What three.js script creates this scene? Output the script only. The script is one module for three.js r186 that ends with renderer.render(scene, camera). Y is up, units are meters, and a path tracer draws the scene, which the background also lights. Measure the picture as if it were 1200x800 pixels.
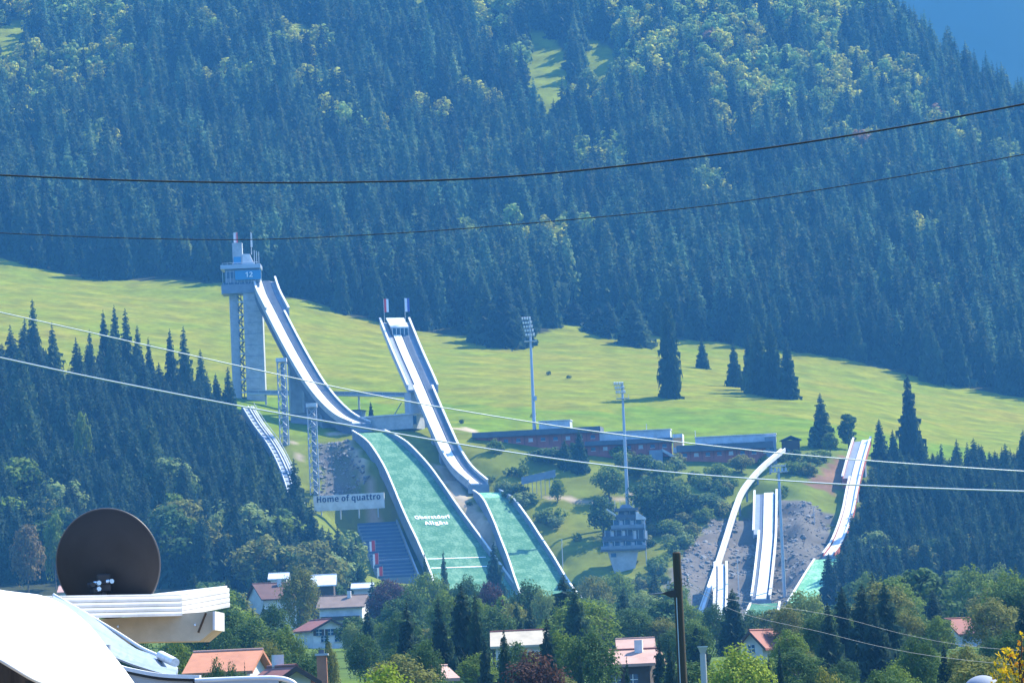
import * as THREE from 'three';
import { mergeGeometries } from 'three/addons/utils/BufferGeometryUtils.js';
import { FontLoader } from 'three/addons/loaders/FontLoader.js';
import { TextGeometry } from 'three/addons/geometries/TextGeometry.js';
import { RoundedBoxGeometry } from 'three/addons/geometries/RoundedBoxGeometry.js';
import { ImprovedNoise } from 'three/addons/math/ImprovedNoise.js';

// ------------------------------------------------------------------ camera, sky, sun, exposure
const F = 4886, CAM_Y = 7, ROLL = 2.5 * Math.PI / 180, PITCH = Math.atan(390 / F);   // focal length in px of the 1200 x 800 photograph
const scene = new THREE.Scene();
const camera = new THREE.PerspectiveCamera(2 * Math.atan(400 / F) * 180 / Math.PI, 1.5, 1, 12000);
camera.position.set(0, CAM_Y, 0);
camera.rotation.set(PITCH, 0, -ROLL, 'YXZ');
camera.updateMatrixWorld();
const SUN = new THREE.Vector3(0.54, 0.76, -0.38).normalize();
{
  const W = 256, H = 128, data = new Float32Array(W * H * 4);
  const zen = [0.10, 0.25, 0.60], hor = [0.40, 0.57, 0.84], gnd = [0.16, 0.2, 0.24];
  for (let j = 0; j < H; j++) for (let i = 0; i < W; i++) {
    const el = ((j + 0.5) / H - 0.5) * Math.PI, az = ((i + 0.5) / W - 0.5) * 2 * Math.PI;
    const v = new THREE.Vector3(Math.cos(el) * Math.cos(az), Math.sin(el), Math.cos(el) * Math.sin(az));
    const t = Math.pow(Math.max(0, 1 - Math.max(0, v.y)), 3.2), c = Math.max(0, v.dot(SUN));
    const glow = 0.10 * Math.pow(c, 4) + 0.25 * Math.pow(c, 30);
    for (let k = 0; k < 3; k++) data[(j * W + i) * 4 + k] = v.y < 0 ? gnd[k] : (zen[k] + (hor[k] - zen[k]) * t + glow * [1, 0.95, 0.85][k]);
    data[(j * W + i) * 4 + 3] = 1;
  }
  const sky = new THREE.DataTexture(data, W, H, THREE.RGBAFormat, THREE.FloatType);
  sky.mapping = THREE.EquirectangularReflectionMapping; sky.magFilter = THREE.LinearFilter; sky.minFilter = THREE.LinearFilter; sky.needsUpdate = true;
  scene.background = sky; scene.environment = sky;
}
const sun = new THREE.DirectionalLight(new THREE.Color().setRGB(1, 0.94, 0.79), 4.8);
sun.position.copy(SUN).multiplyScalar(2500).add(new THREE.Vector3(0, 0, -1400));
sun.target.position.set(0, 0, -1400);
sun.castShadow = true; sun.shadow.mapSize.set(4096, 4096);
Object.assign(sun.shadow.camera, { left: -900, right: 900, top: 1600, bottom: -1600, near: 10, far: 6000 });
scene.add(sun, sun.target);
scene.fog = new THREE.FogExp2(new THREE.Color().setRGB(0.10, 0.45, 1.0), 0.00013);
const renderer = new THREE.WebGLRenderer({ antialias: true });
renderer.toneMapping = THREE.LinearToneMapping;
renderer.toneMappingExposure = 3.1;
renderer.shadowMap.enabled = true;

// ------------------------------------------------------------------ helpers
const V = (x, y, z) => new THREE.Vector3(x, y, z);
function rng(s) { return () => { s |= 0; s = s + 0x6D2B79F5 | 0; let t = Math.imul(s ^ s >>> 15, 1 | s); t = t + Math.imul(t ^ t >>> 7, 61 | t) ^ t; return ((t ^ t >>> 14) >>> 0) / 4294967296; }; }
const R = rng(20240917);
const lerp = (a, b, t) => a + (b - a) * t, clamp = (x, a, b) => Math.min(b, Math.max(a, x)), sstep = (a, b, x) => { const t = clamp((x - a) / (b - a), 0, 1); return t * t * (3 - 2 * t); };
const perlin = new ImprovedNoise();
const noise = (x, y, o = 4) => { let s = 0, a = 1, n = 0; for (let i = 0; i < o; i++) { s += a * perlin.noise(x, y, 7.3 + i * 3.1); n += a; a *= 0.5; x *= 2.03; y *= 2.03; } return s / n; };
// a spot of the photograph at a chosen distance, as a place in the world
const CR = Math.cos(ROLL), SR = Math.sin(ROLL), CP = Math.cos(PITCH), SP = Math.sin(PITCH);
const camM = camera.matrixWorld.clone(), camI = camM.clone().invert();
function ray(px, py) { return V((px - 600) / F, (400 - py) / F, -1).transformDirection(camM); }
function at(px, py, d) { const r = ray(px, py); return V(0, CAM_Y, 0).addScaledVector(r, -d / r.z); }
function pix(p) { const q = p.clone().applyMatrix4(camI); return [600 - q.x / q.z * F, 400 + q.y / q.z * F]; }
const taken = new Map();
function numbered(n) { const k = taken.get(n) || 0; taken.set(n, k + 1); return k ? n + '_' + String(k).padStart(3, '0') : n; }
function thing(name, label, category, pos, group) {
  const o = new THREE.Group(); o.name = numbered(name); o.position.copy(pos); o.userData = { label, category };
  if (group) o.userData.group = group;
  scene.add(o); return o;
}
const shade = o => { o.castShadow = o.receiveShadow = true; return o; };
function origin(o) { const p = V(0, 0, 0); for (let q = o; q && q !== scene; q = q.parent) p.add(q.position); return p; }
// a part given in world coordinates, kept relative to the base of its thing
function part(name, g, m, parent) {
  const geo = Array.isArray(g) ? merge(g) : g; const o = origin(parent);
  geo.translate(-o.x, -o.y, -o.z);
  const me = shade(new THREE.Mesh(geo, m)); me.name = name; parent.add(me); return me;
}
function solid(name, g, m, userData) { const me = shade(new THREE.Mesh(Array.isArray(g) ? merge(g) : g, m)); me.name = numbered(name); me.userData = userData; scene.add(me); return me; }
function merge(list) { return mergeGeometries(list.map(g => { const h = g.index ? g.toNonIndexed() : g; for (const k of Object.keys(h.attributes)) if (!['position', 'normal', 'uv'].includes(k)) h.deleteAttribute(k); return h; })); }
function boxUV(g) {      // uv in metres, by the axis each face looks along
  if (g.index) g = g.toNonIndexed();
  g.computeVertexNormals();
  const p = g.attributes.position, n = g.attributes.normal, uv = new Float32Array(p.count * 2);
  for (let i = 0; i < p.count; i++) {
    const ax = Math.abs(n.getX(i)), ay = Math.abs(n.getY(i)), az = Math.abs(n.getZ(i));
    uv[2 * i] = ax > ay && ax > az ? p.getZ(i) : p.getX(i); uv[2 * i + 1] = ay >= ax && ay >= az ? p.getZ(i) : p.getY(i);
  }
  g.setAttribute('uv', new THREE.BufferAttribute(uv, 2)); return g;
}
function tris(list) { const g = new THREE.BufferGeometry(); g.setAttribute('position', new THREE.Float32BufferAttribute(list, 3)); return boxUV(g); }
// box with its base centre at c, size w (along u), h (up), dep (along the horizontal normal of u)
function bx(c, w, h, dep, yaw = 0) { const g = new THREE.BoxGeometry(w, h, dep); g.translate(0, h / 2, 0); g.rotateY(yaw); g.translate(c.x, c.y, c.z); return boxUV(g); }
function bar(a, b, r0, r1 = r0, seg = 8) {
  const len = a.distanceTo(b), g = new THREE.CylinderGeometry(r1, r0, len, seg, 1);
  g.translate(0, len / 2, 0); g.applyQuaternion(new THREE.Quaternion().setFromUnitVectors(V(0, 1, 0), b.clone().sub(a).normalize())); g.translate(a.x, a.y, a.z);
  return g.toNonIndexed();
}
function tube(pts, r, seg = 80, rs = 6) { return new THREE.TubeGeometry(new THREE.CatmullRomCurve3(pts), seg, r, rs, false); }
const quad = (o, a, b, c, d) => o.push(a.x, a.y, a.z, b.x, b.y, b.z, c.x, c.y, c.z, a.x, a.y, a.z, c.x, c.y, c.z, d.x, d.y, d.z);
// sweep a rectangle u0..u1 along the horizontal w, v0..v1 upwards, along pts
const val = (x, i) => Array.isArray(x) ? x[i] : x;
function sweep(pts, w, u0, u1, v0, v1) {
  const o = [], C = pts.map((p, i) => [[u0, v1], [u1, v1], [u1, v0], [u0, v0]].map(([u, v]) => p.clone().addScaledVector(w, val(u, i)).add(V(0, val(v, i), 0))));
  for (let i = 0; i + 1 < C.length; i++) for (let k = 0; k < 4; k++) quad(o, C[i][k], C[i][(k + 1) % 4], C[i + 1][(k + 1) % 4], C[i + 1][k]);
  quad(o, C[0][3], C[0][2], C[0][1], C[0][0]); const e = C[C.length - 1]; quad(o, e[0], e[1], e[2], e[3]);
  return tris(o);
}
function smooth(pts, n) { return new THREE.CatmullRomCurve3(pts, false, 'centripetal').getSpacedPoints(n); }
// prism between two outlines of the same length
function prism(a, b) {
  const o = [], n = a.length, ca = a.reduce((s, p) => s.add(p), V(0, 0, 0)).divideScalar(n), cb = b.reduce((s, p) => s.add(p), V(0, 0, 0)).divideScalar(n);
  for (let i = 0; i < n; i++) { const j = (i + 1) % n; quad(o, a[i], a[j], b[j], b[i]); o.push(...ca.toArray(), ...a[j].toArray(), ...a[i].toArray(), ...cb.toArray(), ...b[i].toArray(), ...b[j].toArray()); }
  return tris(o);
}

// ------------------------------------------------------------------ materials
function noiseTex(size, fn) {
  const d = new Uint8Array(size * size * 4);
  for (let j = 0; j < size; j++) for (let i = 0; i < size; i++) { const c = fn(i / size, j / size); for (let k = 0; k < 3; k++) d[(j * size + i) * 4 + k] = clamp(c[k] * 255, 0, 255); d[(j * size + i) * 4 + 3] = 255; }
  const t = new THREE.DataTexture(d, size, size); t.wrapS = t.wrapT = THREE.RepeatWrapping; t.magFilter = THREE.LinearFilter; t.minFilter = THREE.LinearMipmapLinearFilter; t.generateMipmaps = true; t.colorSpace = THREE.SRGBColorSpace; t.needsUpdate = true; return t;
}
function tileNoise(u, v, f, oct, seed) {        // repeats over 0..1
  let s = 0, a = 1, n = 0;
  for (let o = 0; o < oct; o++) {
    const x0 = Math.floor(u * f), y0 = Math.floor(v * f), fx = u * f - x0, fy = v * f - y0, h = (x, y) => { let q = ((x % f + f) % f) * 374761393 + ((y % f + f) % f) * 668265263 + (seed + o) * 1274126177 | 0; q = Math.imul(q ^ q >>> 13, 1274126177); return ((q ^ q >>> 16) >>> 0) / 4294967296; };
    const sx = fx * fx * (3 - 2 * fx), sy = fy * fy * (3 - 2 * fy);
    s += a * lerp(lerp(h(x0, y0), h(x0 + 1, y0), sx), lerp(h(x0, y0 + 1), h(x0 + 1, y0 + 1), sx), sy); n += a; a *= 0.62; f *= 2;
  }
  return s / n;
}
const rep = (t, m) => { const c = t.clone(); c.repeat.set(1 / m, 1 / m); c.needsUpdate = true; return c; };
const texGround = noiseTex(512, (u, v) => { const n = 0.74 + 0.34 * (tileNoise(u, v, 8, 6, 3) - 0.3); return [n, n, n * 0.97]; });
const texWorn = noiseTex(256, (u, v) => { const n = 0.88 + 0.24 * (tileNoise(u, v, 6, 5, 11) - 0.5); return [n, n, n]; });
const texMat = noiseTex(512, (u, v) => { const a = tileNoise(u, v * 1, 32, 4, 21), b = tileNoise(u, v, 6, 4, 31), s = sstep(0.42, 0.72, 0.55 * a + 0.5 * b); return [0.68 + 0.32 * s, 0.80 + 0.2 * s, 0.77 + 0.23 * s]; });
const texWood = noiseTex(256, (u, v) => { const n = 0.8 + 0.4 * (tileNoise(u, v * 0.06 % 1, 64, 3, 5) - 0.5); return [n, n * 0.98, n * 0.95]; });
const lin = (r, g, b) => new THREE.Color().setRGB(r, g, b);
const mat = (r, g, b, rough = 0.8, o = {}) => new THREE.MeshStandardMaterial({ color: lin(r, g, b), roughness: rough, ...o });
const worn = rep(texWorn, 9), wornFine = rep(texWorn, 1.1);
const M = {
  white: mat(0.78, 0.78, 0.76, 0.7, { map: worn }), concrete: mat(0.50, 0.52, 0.53, 0.85, { map: worn }), greyBlue: mat(0.23, 0.29, 0.37, 0.6, { map: worn }),
  darkBlue: mat(0.075, 0.11, 0.17, 0.6, { map: worn }), steel: mat(0.38, 0.43, 0.48, 0.45, { metalness: 0.35 }), darkSteel: mat(0.10, 0.13, 0.16, 0.5, { metalness: 0.3 }),
  boards: mat(0.20, 0.27, 0.36, 0.75, { map: worn }), glass: mat(0.03, 0.08, 0.13, 0.12, { metalness: 0.2 }), blueGlass: mat(0.02, 0.22, 0.42, 0.3),
  track: mat(0.80, 0.80, 0.79, 0.55, { map: worn }), red: mat(0.62, 0.045, 0.05, 0.8), flagWhite: mat(0.8, 0.8, 0.8, 0.8), flagBlue: mat(0.10, 0.12, 0.42, 0.8),
  green: mat(0.10, 0.225, 0.130, 0.85), lightGreen: mat(0.18, 0.44, 0.25, 0.85),
  redWood: mat(0.46, 0.12, 0.09, 0.8, { map: worn }), orange: mat(0.75, 0.33, 0.10, 0.8), slate: mat(0.10, 0.125, 0.16, 0.7, { map: worn }), paleRoof: mat(0.62, 0.66, 0.70, 0.6, { map: worn }),
  lettering: mat(0.03, 0.04, 0.11, 0.6), seat: mat(0.035, 0.09, 0.20, 0.6), letterWhite: mat(0.8, 0.82, 0.8, 0.8),
  bark: mat(0.055, 0.04, 0.028, 0.95), barkPale: mat(0.12, 0.10, 0.08, 0.95), pole: mat(0.070, 0.060, 0.045, 0.95, { map: rep(texWood, 0.6) }), wire: mat(0.006, 0.006, 0.007, 0.7), wireDull: mat(0.22, 0.23, 0.23, 0.6), wireBright: mat(0.55, 0.58, 0.56, 0.35, { metalness: 0.6 }),
  dish: mat(0.040, 0.034, 0.032, 0.45, { map: wornFine }), black: mat(0.01, 0.01, 0.011, 0.5), chrome: mat(0.7, 0.7, 0.7, 0.25, { metalness: 0.9 }), vinyl: mat(0.80, 0.80, 0.80, 0.45, { map: wornFine }),
  beige: mat(0.66, 0.54, 0.38, 0.8, { map: wornFine }), brown: mat(0.12, 0.075, 0.045, 0.85, { map: rep(texWood, 0.8) }), canvas: mat(0.86, 0.86, 0.84, 0.9, { map: wornFine }),
  sheet: mat(0.26, 0.32, 0.38, 0.4, { map: rep(texWorn, 0.35) }), lampDark: mat(0.085, 0.075, 0.07, 0.5), lamp: mat(0.33, 0.34, 0.35, 0.5), dome: mat(0.20, 0.23, 0.28, 0.85),
  plaster: mat(0.72, 0.72, 0.70, 0.9, { map: worn }), tileRed: mat(0.28, 0.085, 0.06, 0.8, { map: worn }), tileOrange: mat(0.52, 0.20, 0.10, 0.8, { map: worn }), tileBrown: mat(0.20, 0.14, 0.11, 0.8, { map: worn }), tilePale: mat(0.52, 0.30, 0.23, 0.7, { map: worn }), tileCream: mat(0.50, 0.42, 0.30, 0.6, { map: worn }), tileDim: mat(0.12, 0.055, 0.05, 0.9, { map: worn }), sheetRoof: mat(0.70, 0.74, 0.78, 0.35, { map: worn }), timber: mat(0.06, 0.04, 0.03, 0.9),
};
const leafMat = (r, g, b, t = 0.35) => new THREE.MeshPhysicalMaterial({ color: lin(r, g, b), roughness: 0.95, transmission: t, thickness: 0, specularIntensity: 0.15, side: THREE.DoubleSide });
const dull = (r, g, b, o = {}) => new THREE.MeshPhysicalMaterial({ color: lin(r, g, b), roughness: 0.97, specularIntensity: 0.05, ...o });
const needles = [leafMat(0.042, 0.082, 0.044, 0.4), leafMat(0.060, 0.105, 0.044, 0.4), leafMat(0.035, 0.068, 0.042, 0.4)];
const leaves = { green: leafMat(0.135, 0.20, 0.026), dark: leafMat(0.060, 0.115, 0.028), olive: leafMat(0.17, 0.18, 0.040), lime: leafMat(0.24, 0.31, 0.030), pale: leafMat(0.19, 0.25, 0.075), maroon: leafMat(0.085, 0.045, 0.035), purple: leafMat(0.075, 0.050, 0.062), brownish: leafMat(0.17, 0.13, 0.055) };
M.green = dull(0.15, 0.275, 0.175, { map: rep(texMat, 14) }); M.lightGreen = dull(0.28, 0.52, 0.33, { map: rep(texMat, 14) });
M.dish = new THREE.MeshPhysicalMaterial({ color: lin(0.052, 0.044, 0.040), roughness: 0.6, specularIntensity: 0.45, map: wornFine });
for (const m of [...needles]) m.side = THREE.DoubleSide;

// ------------------------------------------------------------------ the lie of the land
// known spots of the ground: [px, py, distance]; the hill is a thin plate through them
const EDGE = [[-300, 285, 1790], [-150, 290, 1790], [0, 303, 1785], [100, 325, 1780], [220, 328, 1775], [340, 348, 1770], [440, 376, 1765], [520, 388, 1760], [600, 396, 1750], [640, 390, 1765], [665, 372, 1800], [690, 372, 1805], [740, 392, 1775], [800, 396, 1765], [870, 402, 1762], [930, 406, 1765], [1000, 416, 1765], [1080, 441, 1755], [1150, 456, 1750], [1200, 463, 1750], [1350, 480, 1750], [1500, 500, 1750]];
const G = [...EDGE];
const col = (px, l) => l.forEach(([py, d]) => G.push([px, py, d]));
col(-300, [[752, 860], [700, 1130], [575, 1300], [455, 1480], [375, 1610], [130, 2200], [-60, 2650], [-200, 3050]]);
col(-80, [[752, 860], [698, 1130], [572, 1300], [455, 1480], [378, 1610]]);
col(130, [[752, 860], [700, 1130], [580, 1300], [470, 1480], [400, 1610], [215, 2000], [90, 2300], [-60, 2650], [-200, 3050]]);
col(280, [[750, 860], [705, 1130], [625, 1260], [545, 1380], [490, 1475], [455, 1560], [400, 1650]]);
col(360, [[750, 860], [712, 1130], [660, 1270], [590, 1400], [515, 1450], [490, 1490], [440, 1580]]);
col(440, [[752, 860], [722, 1130], [690, 1310], [660, 1355], [618, 1395], [588, 1412]]);
col(432, [[511, 1442], [503, 1462], [440, 1590]]);
col(520, [[470, 1540], [430, 1630], [722, 1290]]);
col(600, [[758, 860], [735, 1180], [520, 1440], [500, 1475], [455, 1570], [200, 2180], [50, 2480], [-100, 2800], [-250, 3100]]);
G.push([546, 674, 1341], [516, 622, 1371], [475, 552, 1410], [634, 689, 1326], [610, 640, 1358], [580, 588, 1392], [545, 600, 1388], [530, 560, 1412]);
col(690, [[758, 860], [735, 1150], [700, 1290], [640, 1355], [600, 1385], [570, 1405], [530, 1440], [510, 1475], [450, 1600]]);
col(735, [[667, 1338], [620, 1375]]);
col(800, [[758, 860], [735, 1150], [655, 1325], [590, 1385], [533, 1440], [515, 1475], [455, 1600]]);
col(850, [[725, 1260], [640, 1330]]);
col(900, [[756, 860], [720, 1240], [690, 1280], [640, 1325], [580, 1385], [533, 1440], [515, 1480], [460, 1600], [200, 2230], [60, 2530], [-60, 2780], [-120, 3100]]);
col(965, [[700, 1262], [660, 1300], [610, 1350]]);
col(1005, [[756, 860], [700, 1240], [590, 1385], [535, 1440], [515, 1490], [470, 1600]]);
col(1100, [[754, 860], [700, 1180], [640, 1300], [582, 1420], [548, 1490], [500, 1610], [330, 1960], [215, 2270], [125, 2520], [105, 2600], [160, 3100]]);
col(1230, [[752, 860], [700, 1150], [640, 1290], [590, 1410], [552, 1490], [510, 1610], [350, 1960], [250, 2260], [190, 2420], [270, 2900]]);
col(1030, [[60, 2600], [90, 3000]]);
col(1500, [[750, 860], [695, 1130], [590, 1410], [555, 1490], [520, 1610], [370, 2000], [300, 2300], [370, 2900]]);
for (const x of [-500, 0, 500]) for (const d of [60, 300, 560]) G.push([0, 0, d, V(x * Math.min(1, 0.3 + d / 600), d > 400 ? 7 : 1.5, -d)]);
const SC = 1 / 500, ctrl = G.map(([px, py, d, p]) => p || at(px, py, d > 1830 ? 1780 + (d - 1780) * 0.62 : d));
const tps = (() => {
  const n = ctrl.length, N = n + 3, A = [], k = r2 => r2 < 1e-12 ? 0 : 0.5 * r2 * Math.log(r2);
  for (let i = 0; i < n; i++) { const row = new Float64Array(N + 1); for (let j = 0; j < n; j++) { const dx = (ctrl[i].x - ctrl[j].x) * SC, dz = (ctrl[i].z - ctrl[j].z) * SC; row[j] = k(dx * dx + dz * dz); } row[i] += 4e-4; row[n] = 1; row[n + 1] = ctrl[i].x * SC; row[n + 2] = ctrl[i].z * SC; row[N] = ctrl[i].y; A.push(row); }
  for (let q = 0; q < 3; q++) { const row = new Float64Array(N + 1); for (let j = 0; j < n; j++) row[j] = q === 0 ? 1 : q === 1 ? ctrl[j].x * SC : ctrl[j].z * SC; A.push(row); }
  for (let c = 0; c < N; c++) { let p = c; for (let r = c + 1; r < N; r++) if (Math.abs(A[r][c]) > Math.abs(A[p][c])) p = r; [A[c], A[p]] = [A[p], A[c]]; for (let r = 0; r < N; r++) if (r !== c) { const f = A[r][c] / A[c][c]; if (f) for (let q = c; q <= N; q++) A[r][q] -= f * A[c][q]; } }
  const w = A.map((r, i) => r[N] / r[i]);
  return (x, z) => { let s = w[n] + w[n + 1] * x * SC + w[n + 2] * z * SC; for (let j = 0; j < n; j++) { const dx = (x - ctrl[j].x) * SC, dz = (z - ctrl[j].z) * SC; s += w[j] * k(dx * dx + dz * dz); } return s; };
})();
// the swept surfaces of the two big landing slopes and the two small ones: [px, py, distance, width m]
const ACROSS = V(0.935, 0, -0.355);
const lane = (l, n) => { const c = smooth(l.map(([px, py, d]) => at(px, py, d)), n), w = new THREE.CatmullRomCurve3(l.map(([, , , w], i) => V(i, w, 0))).getSpacedPoints(n).map(p => p.y); return { c, w }; };
const LAND1 = lane([[432, 507, 1441, 11.5], [450, 521, 1430, 13.5], [475, 551, 1411, 18.5], [490, 576, 1397.5, 20.5], [502, 598, 1386, 22], [516, 622, 1372, 24.5], [527, 640, 1362, 26], [547, 675, 1341, 28.5], [560, 700, 1315, 29], [570, 712, 1290, 29]], 48);
const LAND2 = lane([[570, 577, 1400, 9], [580, 586, 1392, 12], [599, 616, 1372, 15.5], [610, 637, 1359, 17], [622, 660, 1345, 18], [634, 686, 1327, 19], [645, 706, 1305, 19], [655, 716, 1282, 19]], 40);
const LAND6 = lane([[970, 655, 1312, 8], [958, 680, 1292, 10], [945, 706, 1270, 11]], 14);
const LAND4 = lane([[897, 707, 1252, 8.5], [893, 722, 1240, 9.5], [888, 742, 1222, 10]], 12);
const A6 = V(0.96, 0, 0.28), A4 = V(0.99, 0, 0.08);
const LANES = [[LAND1, ACROSS], [LAND2, ACROSS], [LAND6, A6], [LAND4, A4]];
// [points, half width, clearance below them]: the slope is dug away under these
const DUG = [
  [[[419, 616, 1398], [432, 649, 1372], [445, 682, 1346]], 3, 1.5], [[[441, 615, 1396], [455, 648, 1370], [467, 681, 1344]], 8, 1.5], [[[460, 614, 1395], [475, 648, 1370], [489, 681, 1343]], 4, 1.5], [[[367, 600, 1396], [409, 598, 1394], [448, 596, 1391]], 5, 0.4],
  [[[890, 578, 1388], [890, 600, 1371], [889, 630, 1347], [887, 660, 1322], [884, 685, 1298], [880, 704, 1280]], 8, 2.6], [[[845, 662, 1300], [845, 690, 1277], [844, 728, 1242]], 5, 2.2],
  [[[918, 526, 1425], [893, 547, 1408], [872, 572, 1390], [862, 595, 1372], [851, 630, 1345], [838, 670, 1312], [822, 715, 1275], [816, 735, 1258]], 3, 1.6],
  [[[1004, 516, 1440], [1003, 545, 1416], [996, 580, 1388], [989, 610, 1362], [980, 632, 1342], [966, 650, 1324]], 6, 2.4],
  [[[366, 452, 1475], [390, 478, 1461], [418, 494, 1451]], 6, 3.4], [[[508, 500, 1434], [530, 535, 1418], [545, 553, 1411], [561, 567, 1403]], 5, 2.8],
].map(([l, hw, c]) => ({ p: l.map(([a, b, d]) => at(a, b, d)), hw, c }));
const rockArea = [[800, 640, 1340], [830, 608, 1368], [870, 590, 1380], [920, 575, 1392], [975, 590, 1378], [985, 640, 1330], [955, 690, 1275], [870, 720, 1235], [800, 715, 1255], [780, 675, 1300]].map(([a, b, d]) => at(a, b, d));
function ground(x, z) {
  const xc = clamp(x, -640, 640), zc = clamp(z, -2570, -60);
  let h = tps(xc, zc), d = -z;
  const rough = sstep(1000, 1300, d); if (d > 1850) h += sstep(1850, 2050, d) * (20 * noise(x * 0.0065 + 3, z * 0.005, 2) + 16 * (0.35 - Math.abs(noise(x * 0.011, z * 0.004 + 9, 3))));
  h += rough * noise(x * 0.012, z * 0.012, 4) * (d < 1900 ? 2.6 : 9) + rough * noise(x * 0.07 + 9, z * 0.07, 3) * 0.55;
  if (d > 1230 && d < 1400 && inPoly(x, z, rockArea)) { const r = Math.abs(noise(x * 0.035, z * 0.06 + 8, 4)), q = noise(x * 0.16, z * 0.16, 3); h += 4.2 * r + 0.8 * q - 1.0; }
  if (d < 400) h = lerp(0, h, sstep(200, 400, d));
  if (d > 1100 && d < 1480) {
    const near = LANES.map(([L]) => { let best = 1e9, bi = -1; for (let i = 0; i < L.c.length; i++) { const q = (x - L.c[i].x) ** 2 + (z - L.c[i].z) ** 2; if (q < best) { best = q; bi = i; } } return [Math.sqrt(best), L.w[bi] / 2, L.c[bi].y]; });
    for (const [lat, half, y] of near) if (lat < half + 12) h = lerp(Math.max(h, y - 2.4), h, sstep(half + 1.5, half + 12, lat));
    for (const [lat, half, y] of near) if (lat < half + 6) h = lerp(Math.min(h, y - 1.2), h, sstep(half + 2, half + 6, lat));
  }
  if (d > 1230 && d < 1490) for (const { p, hw, c } of DUG) for (let i = 0; i + 1 < p.length; i++) {
    const a = p[i], b = p[i + 1], ux = b.x - a.x, uz = b.z - a.z, t = clamp(((x - a.x) * ux + (z - a.z) * uz) / (ux * ux + uz * uz), 0, 1), lat = Math.hypot(x - a.x - t * ux, z - a.z - t * uz);
    if (lat < hw + 9) h = lerp(Math.min(h, lerp(a.y, b.y, t) - c), h, sstep(hw, hw + 9, lat));
  }
  return h;
}
function onGround(px, py, d0 = 900, d1 = 2900) {   // where the line of sight meets the ground
  const r = ray(px, py); let prev = d0;
  for (let d = d0; d < d1; d += 4) { const p = V(0, CAM_Y, 0).addScaledVector(r, -d / r.z); if (p.y < ground(p.x, p.z)) { p.y = ground(p.x, p.z); return p; } prev = d; }
  return at(px, py, prev);
}
const pxOf = (x, d) => 600 + x / d * F;
const edgeD = px => { px = clamp(px, -300, 1499); let i = 0; while (EDGE[i + 1][0] < px) i++; const a = EDGE[i], b = EDGE[i + 1]; return lerp(a[2], b[2], (px - a[0]) / (b[0] - a[0])); };
function inPoly(x, z, P) { let c = false; for (let i = 0, j = P.length - 1; i < P.length; j = i++) if ((P[i].z > z) !== (P[j].z > z) && x < (P[j].x - P[i].x) * (z - P[i].z) / (P[j].z - P[i].z) + P[i].x) c = !c; return c; }
const nearLine = (x, z, P) => { let m = 1e9; for (let i = 0; i + 1 < P.length; i++) { const ax = P[i].x, az = P[i].z, bx_ = P[i + 1].x - ax, bz = P[i + 1].z - az, t = clamp(((x - ax) * bx_ + (z - az) * bz) / (bx_ * bx_ + bz * bz), 0, 1); m = Math.min(m, Math.hypot(x - ax - t * bx_, z - az - t * bz)); } return m; };
const poly = l => l.map(([px, py, d]) => d ? at(px, py, d) : onGround(px, py));
const ROCK = poly([[800, 640, 1340], [830, 608, 1368], [870, 590, 1380], [920, 575, 1392], [975, 590, 1378], [985, 640, 1330], [955, 690, 1275], [870, 720, 1235], [800, 715, 1255], [780, 675, 1300]]);
const SCREE = poly([[372, 520, 1446], [405, 522, 1440], [432, 565, 1412], [400, 585, 1408], [372, 578, 1412]]);
const EARTH = poly([[940, 565, 1405], [985, 533, 1442], [998, 548, 1425], [975, 568, 1400]]);
const PATHS = [[poly([[404, 513, 1440], [419, 535, 1424], [436, 565, 1407], [444, 590, 1397], [455, 615, 1385]]), 1.3], [poly([[520, 548, 1420], [540, 575, 1402], [556, 605, 1385], [573, 636, 1364]]), 3.2], [poly([[645, 585, 1396], [700, 590, 1392], [745, 580, 1398]]), 1.3], [poly([[535, 512, 1460], [560, 515, 1452], [545, 505, 1465]]), 1.8], [poly([[340, 516, 1450], [352, 540, 1432], [360, 575, 1412]]), 0.9], [poly([[385, 507, 1455], [420, 508, 1452]]), 2]];
const CLEARINGS = [[640, 95, 26, 42], [700, 85, 22, 26], [632, 60, 16, 20], [498, 20, 14, 24], [345, 40, 26, 22], [10, 50, 18, 30], [566, 78, 9, 14], [860, 30, 14, 10]].map(([px, py, rx, rz]) => ({ p: onGround(px, py, 1800, 2500), rx: rx * 0.5, rz: rz * 1.5 }));
const PATCHES = [[100, 105, 60, 30], [30, 130, 42, 26], [12, 45, 24, 40], [345, 60, 30, 26], [410, 170, 26, 18], [505, 155, 24, 12], [780, 55, 44, 55], [850, 40, 34, 40], [880, 165, 34, 30], [955, 110, 34, 44], [1000, 185, 24, 30], [1120, 185, 22, 26], [1080, 295, 26, 16], [705, 205, 24, 16], [650, 130, 30, 30], [720, 110, 34, 26], [640, 190, 20, 16], [830, 240, 18, 14], [575, 30, 22, 26], [940, 30, 34, 30], [270, 110, 22, 16]].map(([px, py, rx, rz]) => ({ p: onGround(px, py, 1800, 2500), rx: rx * 0.5, rz: rz * 1.2 }));
const clearing = (x, z) => CLEARINGS.some(c => ((x - c.p.x) / c.rx) ** 2 + ((z - c.p.z) / c.rz) ** 2 < 1 + 0.5 * noise(x * 0.06, z * 0.06, 2));
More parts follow.
